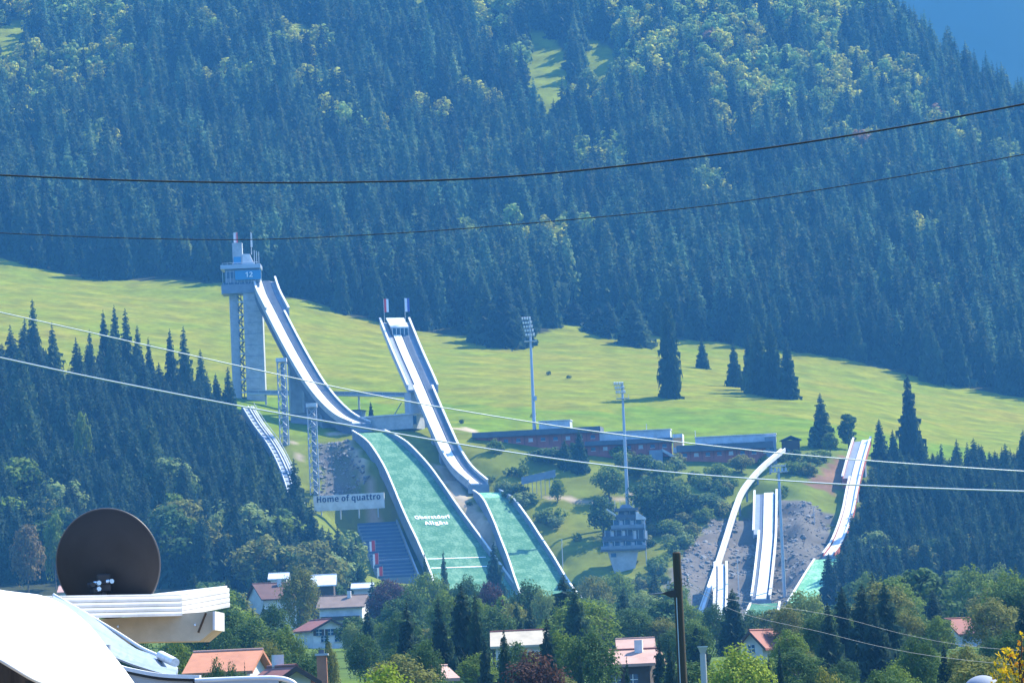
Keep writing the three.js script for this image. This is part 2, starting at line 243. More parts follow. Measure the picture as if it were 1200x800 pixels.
{
  const axis = (steps) => { const a = []; for (const [from, to, s] of steps) for (let v = from; v < to - 1e-6; v += s) a.push(v); a.push(steps[steps.length - 1][1]); return a; };
  const xs = axis([[-3600, -700, 290], [-700, -270, 14], [-270, 270, 2.5], [270, 700, 14], [700, 3600, 290]]), ds = axis([[-600, 0, 150], [0, 90, 6], [90, 1120, 14], [1120, 1860, 2.6], [1860, 2600, 9], [2600, 3400, 125]]);
  const nx = xs.length, nz = ds.length, pos = new Float32Array(nx * nz * 3), colr = new Float32Array(nx * nz * 3), uv = new Float32Array(nx * nz * 2), idx = [];
  const C = { meadow: [0.165, 0.262, 0.011], dry: [0.285, 0.265, 0.022], wood: [0.055, 0.062, 0.030], rock: [0.19, 0.18, 0.175], tan: [0.52, 0.42, 0.31], earth: [0.27, 0.16, 0.105], scrub: [0.16, 0.20, 0.045], lawn: [0.11, 0.17, 0.04] };
  const mix = (a, b, t) => a.map((v, i) => lerp(v, b[i], clamp(t, 0, 1)));
  for (let j = 0; j < nz; j++) for (let i = 0; i < nx; i++) {
    const x = xs[i], d = ds[j], z = -d, o = j * nx + i, h = ground(x, z);
    pos.set([x, h, z], o * 3); uv.set([x / 40, z / 40], o * 2);
    const px = pxOf(x, Math.max(d, 50)), n1 = noise(x * 0.016, z * 0.011, 4), n2 = noise(x * 0.06 + z * 0.012, z * 0.03 + 40, 3);
    let c;
    if (d < 45 && Math.abs(x) < 40) c = mix(C.tan, C.rock, 0.6 + n2); else if (d < 1130) c = mix(C.lawn, C.meadow, n1);
    else if (d > edgeD(px) - 3 + 14 * n2) c = clearing(x, z) ? mix(C.meadow, C.dry, 0.45) : d > 1900 && noise(x * 0.01, z * 0.006, 3) > 0.25 ? mix(C.wood, C.rock, 0.5) : C.wood;
    else {
      const mown = d + 70 * n1 + 16 * n2 < 1520, n3 = noise(x * 0.035 + z * 0.02 + 20, z * 0.07 - x * 0.02, 4);   // the lower strip is mown and fresh, the pasture above has gone dry in tufts
      c = mix(C.meadow, C.dry, (mown ? 0.15 : 0.62) + 0.28 * n2 + 0.55 * n3 + 0.4 * n1);
      const low = 1 - sstep(1440, 1462, d + 14 * n1);
      c = mix(c, mix(C.scrub, C.dry, 0.3 + n1), low * 0.75);
      if (px > 1015 - (1440 - d) * 0.33 + 10 * n2 && d < 1470) c = C.wood;
      if (px < 300 + (1450 - d) * 0.4 + 10 * n2 && d < 1490) c = C.wood;
      if (Math.abs(x) < 270 && d < 1480) {
        if (inPoly(x + 6 * n2, z + 6 * n1, ROCK)) c = mix(C.rock, C.earth, 0.35 * n1 + 0.45 * n2 - 0.05);
        if (inPoly(x + 3 * n2, z + 3 * n2, SCREE)) c = mix(C.rock, C.scrub, 0.3 + 1.4 * n2);
        if (inPoly(x + 3 * n2, z + 3 * n2, EARTH)) c = C.earth;
        for (const [P, w] of PATHS) { const q = nearLine(x, z, P); if (q < w + 2 * n2) c = C.tan; }
      }
    }
    colr.set(c, o * 3);
    if (i + 1 < nx && j + 1 < nz) idx.push(o, o + 1, o + nx, o + 1, o + nx + 1, o + nx);
  }
  const g = new THREE.BufferGeometry(); g.setAttribute('position', new THREE.BufferAttribute(pos, 3)); g.setAttribute('color', new THREE.BufferAttribute(colr, 3)); g.setAttribute('uv', new THREE.BufferAttribute(uv, 2)); g.setIndex(idx); g.computeVertexNormals();
  solid('hillside', g, dull(1, 1, 1, { vertexColors: true, map: texGround }), { kind: 'structure', label: 'green alpine meadow and wooded hillside rising behind the jumps' });
  // the next range behind, closing the valley
  const p2 = [], i2 = [], mx = 60, mz = 30;
  for (let j = 0; j <= mz; j++) for (let i = 0; i <= mx; i++) {
    const x = lerp(-2400, 3200, i / mx), t = j / mz, z = -lerp(3600, 5200, t), ridge = 1250 + 260 * noise(x * 0.0011, 3.3, 4);
    p2.push(x, t < 0.75 ? lerp(40, ridge, t / 0.75) + 90 * noise(x * 0.004, z * 0.004, 4) * Math.min(1, 4 * t) : lerp(ridge, 300, (t - 0.75) / 0.25), z);
    if (i < mx && j < mz) { const o = j * (mx + 1) + i; i2.push(o, o + 1, o + mx + 1, o + 1, o + mx + 2, o + mx + 1); }
  }
  const g2 = new THREE.BufferGeometry(); g2.setAttribute('position', new THREE.Float32BufferAttribute(p2, 3)); g2.setIndex(i2); g2.computeVertexNormals();
  solid('mountain_range', g2, dull(0.030, 0.050, 0.024), { kind: 'structure', label: 'distant blue wooded mountain flank closing the valley' });
  const gr = new THREE.CircleGeometry(11000, 64); gr.rotateX(-Math.PI / 2); gr.translate(0, -45, 0);
  solid('ground', gr, dull(0.06, 0.09, 0.03), { kind: 'structure', label: 'flat valley floor reaching the horizon' });
}
console.log('land done');

// ------------------------------------------------------------------ trees (one metre tall, scaled to size)
function spruceGeo(seed, whorls, nb, twigs, rad, bare = 0.05, fat = 0.26, taper = 0.78) {
  const r = rng(seed), o = [];
  for (let i = 0; i < whorls; i++) {
    const t = bare + (1 - bare) * Math.pow(i / (whorls - 1), 0.92) * 0.985, len0 = rad * Math.pow(1 - t, taper) * (0.75 + 0.5 * r()) + 0.006, n = Math.max(3, Math.round(nb * (0.45 + 0.55 * (1 - t)))), a0 = r() * 6.28;
    for (let b = 0; b < n; b++) {
      const tb = Math.min(0.99, Math.max(bare, t + (r() - 0.5) * 1.1 / whorls)), a = a0 + (b + 0.7 * (r() - 0.5)) / n * 6.283, len = len0 * (0.65 + 0.55 * r()), ca = Math.cos(a), sa = Math.sin(a), drop = len * lerp(0.95, 0.35, t) * (0.7 + 0.6 * r());
      const P = (s, w, dy) => [ca * s * len - sa * w, tb - drop * (s < 0.75 ? s * 1.15 : 0.86 - 0.3 * (s - 0.75)) + dy, sa * s * len + ca * w];
      const w = len * (fat + 0.14 * r()), sag = -w * 1.35;
      const c0 = P(0, 0, 0.004), c1 = P(0.55, 0, 0), c2 = P(1, 0, 0), l1 = P(0.45, w, sag), r1 = P(0.45, -w, sag), l2 = P(0.85, w * 0.55, sag * 0.6), r2 = P(0.85, -w * 0.55, sag * 0.6);
      o.push(...c0, ...l1, ...c1, ...c0, ...c1, ...r1, ...c1, ...l2, ...c2, ...c1, ...c2, ...r2);
      for (let k = 0; k < twigs; k++) {
        const s = 0.25 + 0.7 * r(), side = r() < 0.5 ? 1 : -1, q = P(s, 0, 0.002), q2 = P(s + 0.12, 0, 0.002), tip = P(s + 0.1 * r(), side * w * (0.7 + 0.8 * r()), sag * (0.8 + 0.9 * r()));
        o.push(...q, ...q2, ...tip);
      }
    }
  }
  for (let k = 0; k < 3; k++) { const a = k * 2.1; o.push(0, 1, 0, 0.006 * Math.cos(a), 0.95, 0.006 * Math.sin(a), 0.006 * Math.cos(a + 2), 0.95, 0.006 * Math.sin(a + 2)); }
  const g = new THREE.BufferGeometry(); g.setAttribute('position', new THREE.Float32BufferAttribute(o, 3)); g.computeVertexNormals(); return g;
}
function leafyGeo(seed, clumps, per, size, wide = 0.36, low = 0.09) {
  const r = rng(seed), o = [], a = V(), b = V();
  for (let i = 0; i < clumps; i++) {
    const th = r() * 6.283, u = 2 * r() - 1, q = Math.pow(r(), 0.28), prof = 1 - 0.25 * Math.max(0, u), cx = wide * q * Math.sqrt(1 - u * u) * Math.cos(th) * prof, cz = wide * q * Math.sqrt(1 - u * u) * Math.sin(th) * prof, mid = (1 + low) / 2, cy = mid + (1 - low) / 2 * 0.84 * q * u, cr = (0.085 + 0.07 * r()) * (wide / 0.36);
    for (let k = 0; k < per; k++) {
      const v = V(r() - 0.5, r() - 0.42, r() - 0.5).normalize(), c = V(cx, cy, cz).addScaledVector(v, cr * (0.55 + 0.5 * r()));
      const n = v.clone().add(V(r() - 0.5, r() - 0.3, r() - 0.5)).normalize(); a.set(r() - 0.5, r() - 0.5, r() - 0.5).cross(n).normalize(); b.crossVectors(n, a);
      const s = size * (0.6 + 0.8 * r()), p = (x, y) => c.clone().addScaledVector(a, x * s).addScaledVector(b, y * s);
      const A = p(-0.5, 0), B = p(0, -0.4), D = p(0.55, 0.06), E = p(0.05, 0.42); o.push(...A.toArray(), ...B.toArray(), ...D.toArray(), ...A.toArray(), ...D.toArray(), ...E.toArray());
    }
  }
  const g = new THREE.BufferGeometry(); g.setAttribute('position', new THREE.Float32BufferAttribute(o, 3)); g.computeVertexNormals(); return g;
}
function trunkGeo(seed, h, r0, limbs) {
  const r = rng(seed), l = [bar(V(0, -0.03, 0), V(0, h, 0), r0, r0 * 0.25, 7)];
  for (let i = 0; i < limbs; i++) { const y = lerp(0.22, 0.6, i / limbs), a = r() * 6.28; l.push(bar(V(0, y, 0), V(Math.cos(a) * 0.24, y + 0.2 + 0.1 * r(), Math.sin(a) * 0.24), r0 * 0.45, r0 * 0.12, 5)); }
  return merge(l);
}
const SPRUCE = {
  fine: [1, 2, 3].map(s => spruceGeo(s, 42, 12, 9, [0.23, 0.20, 0.25][s - 1])), mid: [4, 5, 6, 7].map(s => spruceGeo(s, 36, 11, 4, [0.225, 0.19, 0.245, 0.205][s - 4], 0.04, 0.32)),
  far: [8, 9, 10].map(s => spruceGeo(s, 26, 10, 1, [0.22, 0.185, 0.245][s - 8], 0.03, 0.34)),
};
SPRUCE.column = [spruceGeo(51, 46, 12, 8, 0.15, 0.02, 0.3, 0.32)];
const LEAFY = { fine: [11, 12, 13].map(s => leafyGeo(s, 100, 74, 0.028)), mid: [14, 15, 16].map(s => leafyGeo(s, 60, 42, 0.055)), far: [17, 18].map(s => leafyGeo(s, 34, 18, 0.1)), bush: [19, 20].map(s => leafyGeo(s, 26, 40, 0.11, 0.62, 0.02)), tall: [21, 22].map(s => leafyGeo(s, 70, 45, 0.045, 0.22, 0.1)) };
const TRUNK = { spruce: trunkGeo(31, 0.93, 0.014, 0), leafy: trunkGeo(32, 0.75, 0.022, 6) };
let turn = 0;
function tree(kind, geo, m, base, h, wide, label, category, group) {
  const t = thing(kind, label, category, base, group);
  turn += 2.39996; t.rotation.y = turn; t.scale.set(wide, h, wide);
  const tr = shade(new THREE.Mesh(kind.startsWith('spruce') ? TRUNK.spruce : TRUNK.leafy, kind.startsWith('spruce') ? M.bark : M.barkPale)); tr.name = kind.includes('bush') ? 'stem' : 'trunk'; t.add(tr);
  const cr = shade(new THREE.Mesh(geo, m)); cr.name = 'crown'; t.add(cr); return t;
}
const pick = a => a[Math.floor(R() * a.length)];
// a tree whose top shows at (px, py), standing at distance d, as wide as wpx pixels
function treeAt(kind, px, py, d, wpx, detail, m, label, group) {
  const top = at(px, py, d), g = ground(top.x, top.z), h = Math.max(1.2, top.y - g), sp = kind === 'spruce_tree', bush = kind === 'bush', set = sp ? SPRUCE[detail] : bush ? LEAFY.bush : LEAFY[detail];
  const geo = pick(set); geo.computeBoundingBox(); const bw = (geo.boundingBox.max.x - geo.boundingBox.min.x) * 0.93;
  return tree(kind, geo, m, V(top.x, g - 0.05, top.z), h, wpx / F * d / bw * (sp ? (detail === 'fine' ? 1.6 : 1.35) : 1.12), label, sp ? 'spruce' : bush ? 'bush' : 'tree', group);
}

// ------------------------------------------------------------------ the wooded mountainside (nobody could count it)
const spots = { spruce: [[], [], []], leafy: [[], []], edge: [] };
for (let d = 1735; d < 2470; d += 8.4) {
  const half = 0.137 * d + 45, step = 8.6;
  for (let x0 = -half; x0 < half; x0 += step) {
    const x = x0 + (R() - 0.5) * step, dd = d + (R() - 0.5) * 8, z = -dd, px = pxOf(x, dd), E = edgeD(px) + 12 * noise(x * 0.05, 2.2, 3);
    if (dd < E || clearing(x, z)) continue;
    const thin = noise(x * 0.02 + 50, z * 0.012, 3), up = (dd - 1780) / 0.62;
    if (dd > E + 20 && R() < 0.04 + 0.2 * sstep(0.1, 0.5, thin)) continue;
    const upRight = sstep(330, 620, up) * sstep(480, 800, px + 100 * thin), upLeft = sstep(400, 600, up) * (1 - sstep(60, 260, px));
    const patch = noise(x * 0.016 + 5, z * 0.014 + 5, 3) + 0.24 * upRight + 0.2 * upLeft + (PATCHES.some(c => ((x - c.p.x) / c.rx) ** 2 + ((z - c.p.z) / c.rz) ** 2 < 1 + 0.6 * noise(x * 0.05, z * 0.05, 2)) ? 0.5 : 0);
    const y = ground(x, z);
    if (dd < E + 14 && px > -30 && px < 1230) { spots.edge.push([x, y, z, px]); continue; }
    const leafy = dd > 1815 && patch > 0.23 && R() < 0.75;
    if (leafy) spots.leafy[R() < 0.5 ? 0 : 1].push([x, y, z, 10 + 9 * R(), 1.05]);
    else { const k = 0.55 + 0.75 * Math.pow(R(), 0.8); spots.spruce[Math.floor(R() * 3)].push([x, y, z, lerp(29, 23, sstep(1800, 2250, dd)) * k, (1.0 + 0.4 * R()) / Math.sqrt(k)]); }
    if (R() < 0.55) spots.spruce[Math.floor(R() * 3)].push([x + 4, ground(x + 4, z - 3.5), z - 3.5, 9 + 7 * R(), 1.4]);
  }
}
function forest(name, geos, mats, lists, tint, label) {
  lists.forEach((l, k) => {
    const im = shade(new THREE.InstancedMesh(geos[k], mats, l.length)), m4 = new THREE.Matrix4(), q = new THREE.Quaternion(), c = new THREE.Color();
    l.forEach(([x, y, z, h, w], i) => { q.setFromAxisAngle(V(0, 1, 0), R() * 6.283); im.setMatrixAt(i, m4.compose(V(x, y - 0.3, z), q, V(h * w, h, h * w))); im.setColorAt(i, tint(c, x, z)); });
    im.name = numbered(name); im.userData = { kind: 'stuff', label }; scene.add(im);
  });
}
const soft = leafMat(1, 1, 1, 0.4);
const softLeaf = leafMat(1, 1, 1, 0.3);
forest('conifer_forest', SPRUCE.far, soft, spots.spruce, (c, x, z) => { const v = 0.45 + 1.3 * R() * R() + 0.7 * Math.max(-0.4, noise(x * 0.03, z * 0.02, 3)), o = R() < 0.12 ? 1 : 0; return c.setRGB((0.072 + 0.045 * o) * v, (0.130 + 0.035 * o) * v, 0.062 * v); }, 'dense dark conifer forest covering the mountainside above the meadow');
forest('broadleaf_forest', LEAFY.far, softLeaf, spots.leafy, (c, x, z) => { const v = 0.7 + 0.6 * R(), t = R(); return t < 0.025 ? c.setRGB(0.22 * v, 0.13 * v, 0.06 * v) : t < 0.45 ? c.setRGB(0.36 * v, 0.37 * v, 0.05 * v) : c.setRGB(0.20 * v, 0.28 * v, 0.06 * v); }, 'lighter broadleaf trees growing among the conifers of the mountainside');
console.log('forest', spots.spruce.map(l => l.length), spots.leafy.map(l => l.length), spots.edge.length);
// the row of spruces that forms the rim of the forest along the top of the meadow
{
  let e = spots.edge.sort((a, b) => a[3] - b[3]); const keepEvery = Math.max(1, Math.ceil(e.length / 110));
  const rest = [];
  e.forEach((s, i) => {
    const [x, y, z] = s, h = 19 + 10 * R();
    if (i % keepEvery) { rest.push([x, y, z, h, 1]); return; }
    tree('spruce_tree', pick(SPRUCE.mid), pick(needles), V(x, y - 0.1, z), h * 1.05, h * (0.95 + 0.25 * R()), 'tall dark spruce at the forest rim along the upper edge of the meadow', 'spruce', 'spruces along the rim of the forest');
  });
  if (rest.length) forest('conifer_forest', [SPRUCE.mid[0]], soft, [rest], c => { const v = 0.8 + 0.6 * R(); return c.setRGB(0.040 * v, 0.076 * v, 0.044 * v); }, 'dense conifers standing within the rim of the forest');
}
// single trees on the meadow
for (const [px, py, d, w, l] of [[781, 352, 1562, 24, 'big dense columnar spruce standing alone on the open meadow'], [822, 395, 1690, 13, 'small slender spruce standing alone on the meadow under the forest rim'], [859, 400, 1632, 17, 'open-branched spruce at the edge of the meadow clump'],
  [886, 368, 1598, 29, 'widest dark spruce in the clump on the meadow'], [902, 372, 1590, 26, 'tall dark spruce in the middle of the meadow clump'], [921, 392, 1584, 21, 'spruce with drooping branches at the outer end of the meadow clump'], [876, 388, 1612, 17, 'shorter spruce tucked into the meadow clump'],
  [1063, 434, 1462, 26, 'tall ragged spruce rising out of the wood beside the small jump'], [961, 460, 1455, 26, 'pointed spruce behind the dark hut at the foot of the meadow'], [700, 360, 1775, 34, 'spruce leaning over the shaded hollow at the forest rim'], [672, 350, 1790, 30, 'spruce at the mouth of the hollow in the forest rim'], [740, 350, 1745, 36, 'broad spruce at the lower lip of the hollow'], [712, 352, 1765, 28, 'middle spruce of the three beside the hollow'],
  [588, 325, 1725, 46, 'big spruce spilling out of the forest above the long sheds'], [568, 330, 1735, 40, 'dark spruce beside the big one spilling from the forest'], [605, 335, 1735, 36, 'outermost spruce of the forest tongue on the meadow'], [434, 470, 1478, 8, 'little conifer on the flat roof between the two inruns']])
  treeAt('spruce_tree', px, py, d, w, l.includes('columnar') ? 'column' : 'fine', pick(needles), l);
for (const [px, py] of [[643, 441], [667, 445], [625, 489], [541, 497]]) { const p = onGround(px, py, 1440, 1760); tree('bush', LEAFY.bush[0], leaves.dark, V(p.x, p.y - 0.1, p.z), 1.1 + R(), 1.3 + R(), 'tiny dark bush standing out on the open meadow', 'bush', 'small bushes dotted over the meadow'); }
treeAt('broadleaf_tree', 993, 482, 1456, 20, 'tall', leaves.dark, 'round green broadleaf tree beside the top of the small jump');
treeAt('broadleaf_tree', 972, 505, 1440, 18, 'tall', leaves.green, 'light green young tree below the pointed spruce');

// ------------------------------------------------------------------ ski jumps
const font = await new FontLoader().loadAsync('fonts/droid/droid_sans_bold.typeface.json');
function text(str, size, depth, width) { const g = new TextGeometry(str, { font, size, depth, curveSegments: 3 }); g.computeBoundingBox(); const b = g.boundingBox, s = width ? width / (b.max.x - b.min.x) : 1; g.scale(s, width ? Math.max(1, s * 0.9) : 1, 1); g.computeBoundingBox(); g.translate(-(g.boundingBox.min.x + g.boundingBox.max.x) / 2, -(g.boundingBox.min.y + g.boundingBox.max.y) / 2, 0); return boxUV(g); }
function landing(L, W, label, colour, o = {}) {
  const { c, w } = L, n = c.length, base = c[Math.floor(n / 2)].clone(); base.y -= 2;
  const t = thing('landing_slope', label, 'ski jump', base, 'landing slopes of the ski jumps');
  const h = w.map(v => v / 2), k = o.knoll || 0;
  const minus = a => a.map(v => -v);
  const body = (from, to, m, name) => part(name, sweep(c.slice(from, to), W, minus(h.slice(from, to)), h.slice(from, to), -1.4, 0), m, t);
  if (k) body(0, k + 1, M.lightGreen, 'knoll_mat');
  body(k, n, colour, 'landing_mat');
  const wh = o.wall ?? 2.3, last = o.until ?? n;
  for (const s of [-1, 1]) {
    if (o.only && o.only !== s) continue;
    const cut = c.slice(0, last), hh = h.slice(0, last), u0 = hh.map(v => s * (v + 0.15) - 0.2), u1 = hh.map(v => s * (v + 0.15) + 0.2);
    const wl = part('side_wall', sweep(cut, W, u0, u1, s < 0 ? -3.4 : -2.4, cut.map((_, i) => wh * Math.min(1, 0.35 + i / 8))), M.boards, t);
    part('wall_cap', sweep(cut, W, u0.map(v => v - 0.12), u1.map(v => v + 0.12), cut.map((_, i) => wh * Math.min(1, 0.35 + i / 8) + 0.004), cut.map((_, i) => wh * Math.min(1, 0.35 + i / 8) + 0.28)), M.white, wl);
  }
  return t;
}
{
  const t = landing(LAND1, ACROSS, 'wide green plastic landing slope with white lettering and high side walls', M.green, {});
  // lettering and white measuring lines lie on the mat
  const on = (k) => { const a = LAND1.c[k], b = LAND1.c[k + 1], f = b.clone().sub(a).normalize(), up = new THREE.Vector3().crossVectors(ACROSS.clone().normalize(), f).normalize(); if (up.y < 0) up.negate(); const X = ACROSS.clone().normalize(), Y = f.clone().negate(), Z = new THREE.Vector3().crossVectors(X, Y).normalize(); return { a, X, Y, Z }; };
  const find = py => LAND1.c.reduce((m, p, i) => Math.abs(pix(p)[1] - py) < Math.abs(pix(LAND1.c[m])[1] - py) ? i : m, 0);
  for (const [s, py, width, size] of [['Oberstdorf', 606, 12.4, 2.6], ['Allgäu', 613.5, 8.0, 2.6]]) {
    const g = text(s, size, 0.12, width), { X, Y, Z } = on(find(py)), p = at(507, py, 1381), i = find(py), q = LAND1.c[i].clone().addScaledVector(ACROSS, 0);
    const i2 = clamp(i, 1, LAND1.c.length - 2), f = (pix(LAND1.c[i2])[1] - py) / (pix(LAND1.c[i2])[1] - pix(LAND1.c[i2 - 1])[1]); q.lerp(LAND1.c[i2 - 1], clamp(f, -1, 1));
    g.applyMatrix4(new THREE.Matrix4().makeBasis(X, Y, Z)); g.translate(q.x + Z.x * 0.06, q.y + Z.y * 0.06, q.z + Z.z * 0.06);
    part('lettering', g, M.letterWhite, t);
  }
  for (const [py, w] of [[652, 0.22], [665, 0.3]]) { const i = find(py), { X, Y, Z } = on(i), a = LAND1.c[i].clone().addScaledVector(Z, 0.05), h = LAND1.w[i] / 2 - 1.5, o = [[-h, -w], [h, -w], [h, w], [-h, w]].map(([u, v]) => a.clone().addScaledVector(X, u).addScaledVector(Y, v)); part('marking_line', prism(o, o.map(p => p.clone().addScaledVector(Z, 0.05))), M.letterWhite, t); }
  landing(LAND2, ACROSS, 'narrower green plastic landing slope with a light green knoll', M.green, { knoll: 2 });
  landing(LAND6, A6, 'short light green landing slope under the jump beside the wood', M.lightGreen, { wall: 0.5 });
  landing(LAND4, A4, 'small green landing at the foot of the steep white inrun', M.green, { wall: 0.7 });
}
// inrun: trough of concrete along its outer edge line, with track, stairs and parapets
function inrun(L, W, label, o) {
  const e = smooth(L.map(([px, py, d]) => at(px, py, d)), o.n || 40), n = e.length, cut = Math.round(n * (o.head || 0)), base = e[n - 1].clone(); base.y = ground(base.x, base.z) - 0.1;
  const t = thing('ski_jump_inrun', label, 'ski jump', base, 'inruns of the ski jumps'), w = o.w, up = e.slice(0, cut + 1), lo = e.slice(cut);
  part('deck', sweep(e, W, 0, w, -(o.thick || 2.6), -0.3), o.under || M.darkBlue, t);
  part('track', sweep(e, W, o.track[0], o.track[1], -0.296, 0.12), M.track, t);
  if (o.stairs) {
    const st = part('stairway', sweep(e, W, o.stairs[0], o.stairs[1], -0.296, -0.05), M.greyBlue, t), steps = [];
    for (let i = 0; i < n - 1; i++) for (let k = 0; k < 4; k++) { const q = e[i].clone().lerp(e[i + 1], k / 4); steps.push(sweep([q, q.clone().add(V(0.04, -0.01, 0.14))], W, o.stairs[0] + 0.1, o.stairs[1] - 0.1, -0.046, 0.1)); }
    part('steps', steps, M.greyBlue, st).userData.kind = 'stuff';
  }
  const par = (pts, u, h, name = 'parapet') => { const p = part(name, sweep(pts, W, u - 0.16, u + 0.16, -(o.skirt || 1.6), h), o.par || M.concrete, t); part('parapet_cap', sweep(pts, W, u - 0.36, u + 0.36, h + 0.004, h + 0.24), M.white, p); };
  if (cut > 1) {
    if (o.headU) { part('start_platform', sweep(up, W, o.headU[0], o.headU[1], -1.2, -0.304), M.greyBlue, t); par(up, o.headU[0], o.headH || 1.4); par(up, o.headU[1], o.headH || 1.4); }
  }
  const q = cut > 1 ? lo : e;
  if (o.left !== 0) par(q, 0, o.parH ?? 0.9); if (o.right !== 0) par(q, w, o.parH ?? 1.1);
  if (o.pillars) for (const [f, wd] of o.pillars) { const p = e[Math.round(f * (n - 1))].clone().addScaledVector(W, w / 2), gy = ground(p.x, p.z), top = p.y - (o.thick || 2.6) + 0.4; if (top - gy > 1) part('pillar', bx(V(p.x, gy - 1, p.z), w * wd, top - gy + 1, 2.2, Math.atan2(-W.z, W.x)), M.greyBlue, t); }
  const te = e[n - 1]; part('take_off_table', sweep([te.clone().add(V(0, 0, -0.6)), te.clone().add(V(0.15, 0, 0.35))], W, -0.3, w + 0.3, -3.2, -0.31), M.greyBlue, t);
  t.userData.edge = undefined; return { t, e, W };
}
const IN1 = inrun([[296, 329, 1529], [301, 344, 1523], [309, 360, 1516], [330, 401, 1498], [345, 428, 1486], [360, 452, 1475], [378, 474, 1464], [396, 489, 1455.5], [412, 496, 1451]], ACROSS, 'tall concrete inrun curving down from the high lift tower', { w: 6.9, track: [0.25, 3.3], stairs: [3.9, 6.6], head: 0.2, headU: [0, 8.6], thick: 4.6, parH: 0.5, pillars: [[0.45, 0.8], [0.62, 0.9], [0.8, 0.95]], headH: 1.5 });
const IN2 = inrun([[452, 377, 1490], [466, 412, 1475], [480, 444, 1461], [493, 475, 1447], [505, 503, 1434], [520, 535, 1419], [532, 552, 1411], [549, 567, 1403]], ACROSS, 'inrun with two parapets and flags starting from a roofed gate', { w: 6.9, track: [0.9, 3.8], stairs: [4.4, 6.7], head: 0.38, headU: [-2.2, 8.9], thick: 2.4, parH: 1.2, headH: 1.3, pillars: [[0.62, 0.8], [0.75, 0.9]] });
{ // start house, big pillar and flags of the second jump
  const { t, e, W } = IN2, a = e[0].clone(), r0 = a.clone().add(V(0, 1.6, 0));
  const roof = smooth([a, e[4]], 1); part('start_house_roof', sweep([a.clone().add(V(0, 0.9, 0)), e[3].clone().add(V(0, 2.2, 0))], W, 0.1, 6.9, 0, 0.5), M.paleRoof, t);
  part('start_house_wall', sweep([e[3].clone(), e[3].clone().add(V(0.1, 0, 0.3))], W, 0.4, 6.6, -0.2, 2.1), M.glass, t);
  for (let k = 0; k < 5; k++) part('start_house_post', sweep([e[3].clone().add(V(0.1, 0, 0.32)), e[3].clone().add(V(0.2, 0, 0.5))], W, 0.4 + k * 1.5, 0.6 + k * 1.5, -0.2, 2.15), M.white, t);
  const p = e[Math.round(e.length * 0.36)].clone().addScaledVector(W, 3.4), gy = ground(p.x, p.z); part('main_pillar', bx(V(p.x - 2, gy - 1, p.z - 2), 6.5, p.y - gy - 1.6, 7, 0.35), M.concrete, t);
}
function flagpole(px, pyTop, pyBase, d, cols, label) {
  const b = at(px, pyBase, d), top = at(px, pyTop, d); top.x = b.x; top.z = b.z;
  const t = thing('flagpole', label, 'flag', b, 'flags on the jumps'); part('pole', bar(b, top, 0.09), M.white, t);
  const h = (top.y - b.y) * 0.55; cols.forEach((m, k) => { const pts = [0, 1, 2, 3].map(i => V(b.x + 0.1 + k * 0.8 + i * 0.27, top.y - h - 0.1, b.z + 0.12 * Math.sin(i * 1.7 + k))); part('banner', sweep(pts, V(0, 0, 1), -0.02, 0.02, 0, h), m, t); });
}
flagpole(450.5, 350, 378, 1490, [M.red, M.flagWhite], 'red and white flag on the outer corner of the roofed start gate');
flagpole(475, 349, 378, 1488, [M.flagWhite, M.flagBlue], 'pale blue and white flag on the inner corner of the roofed start gate');

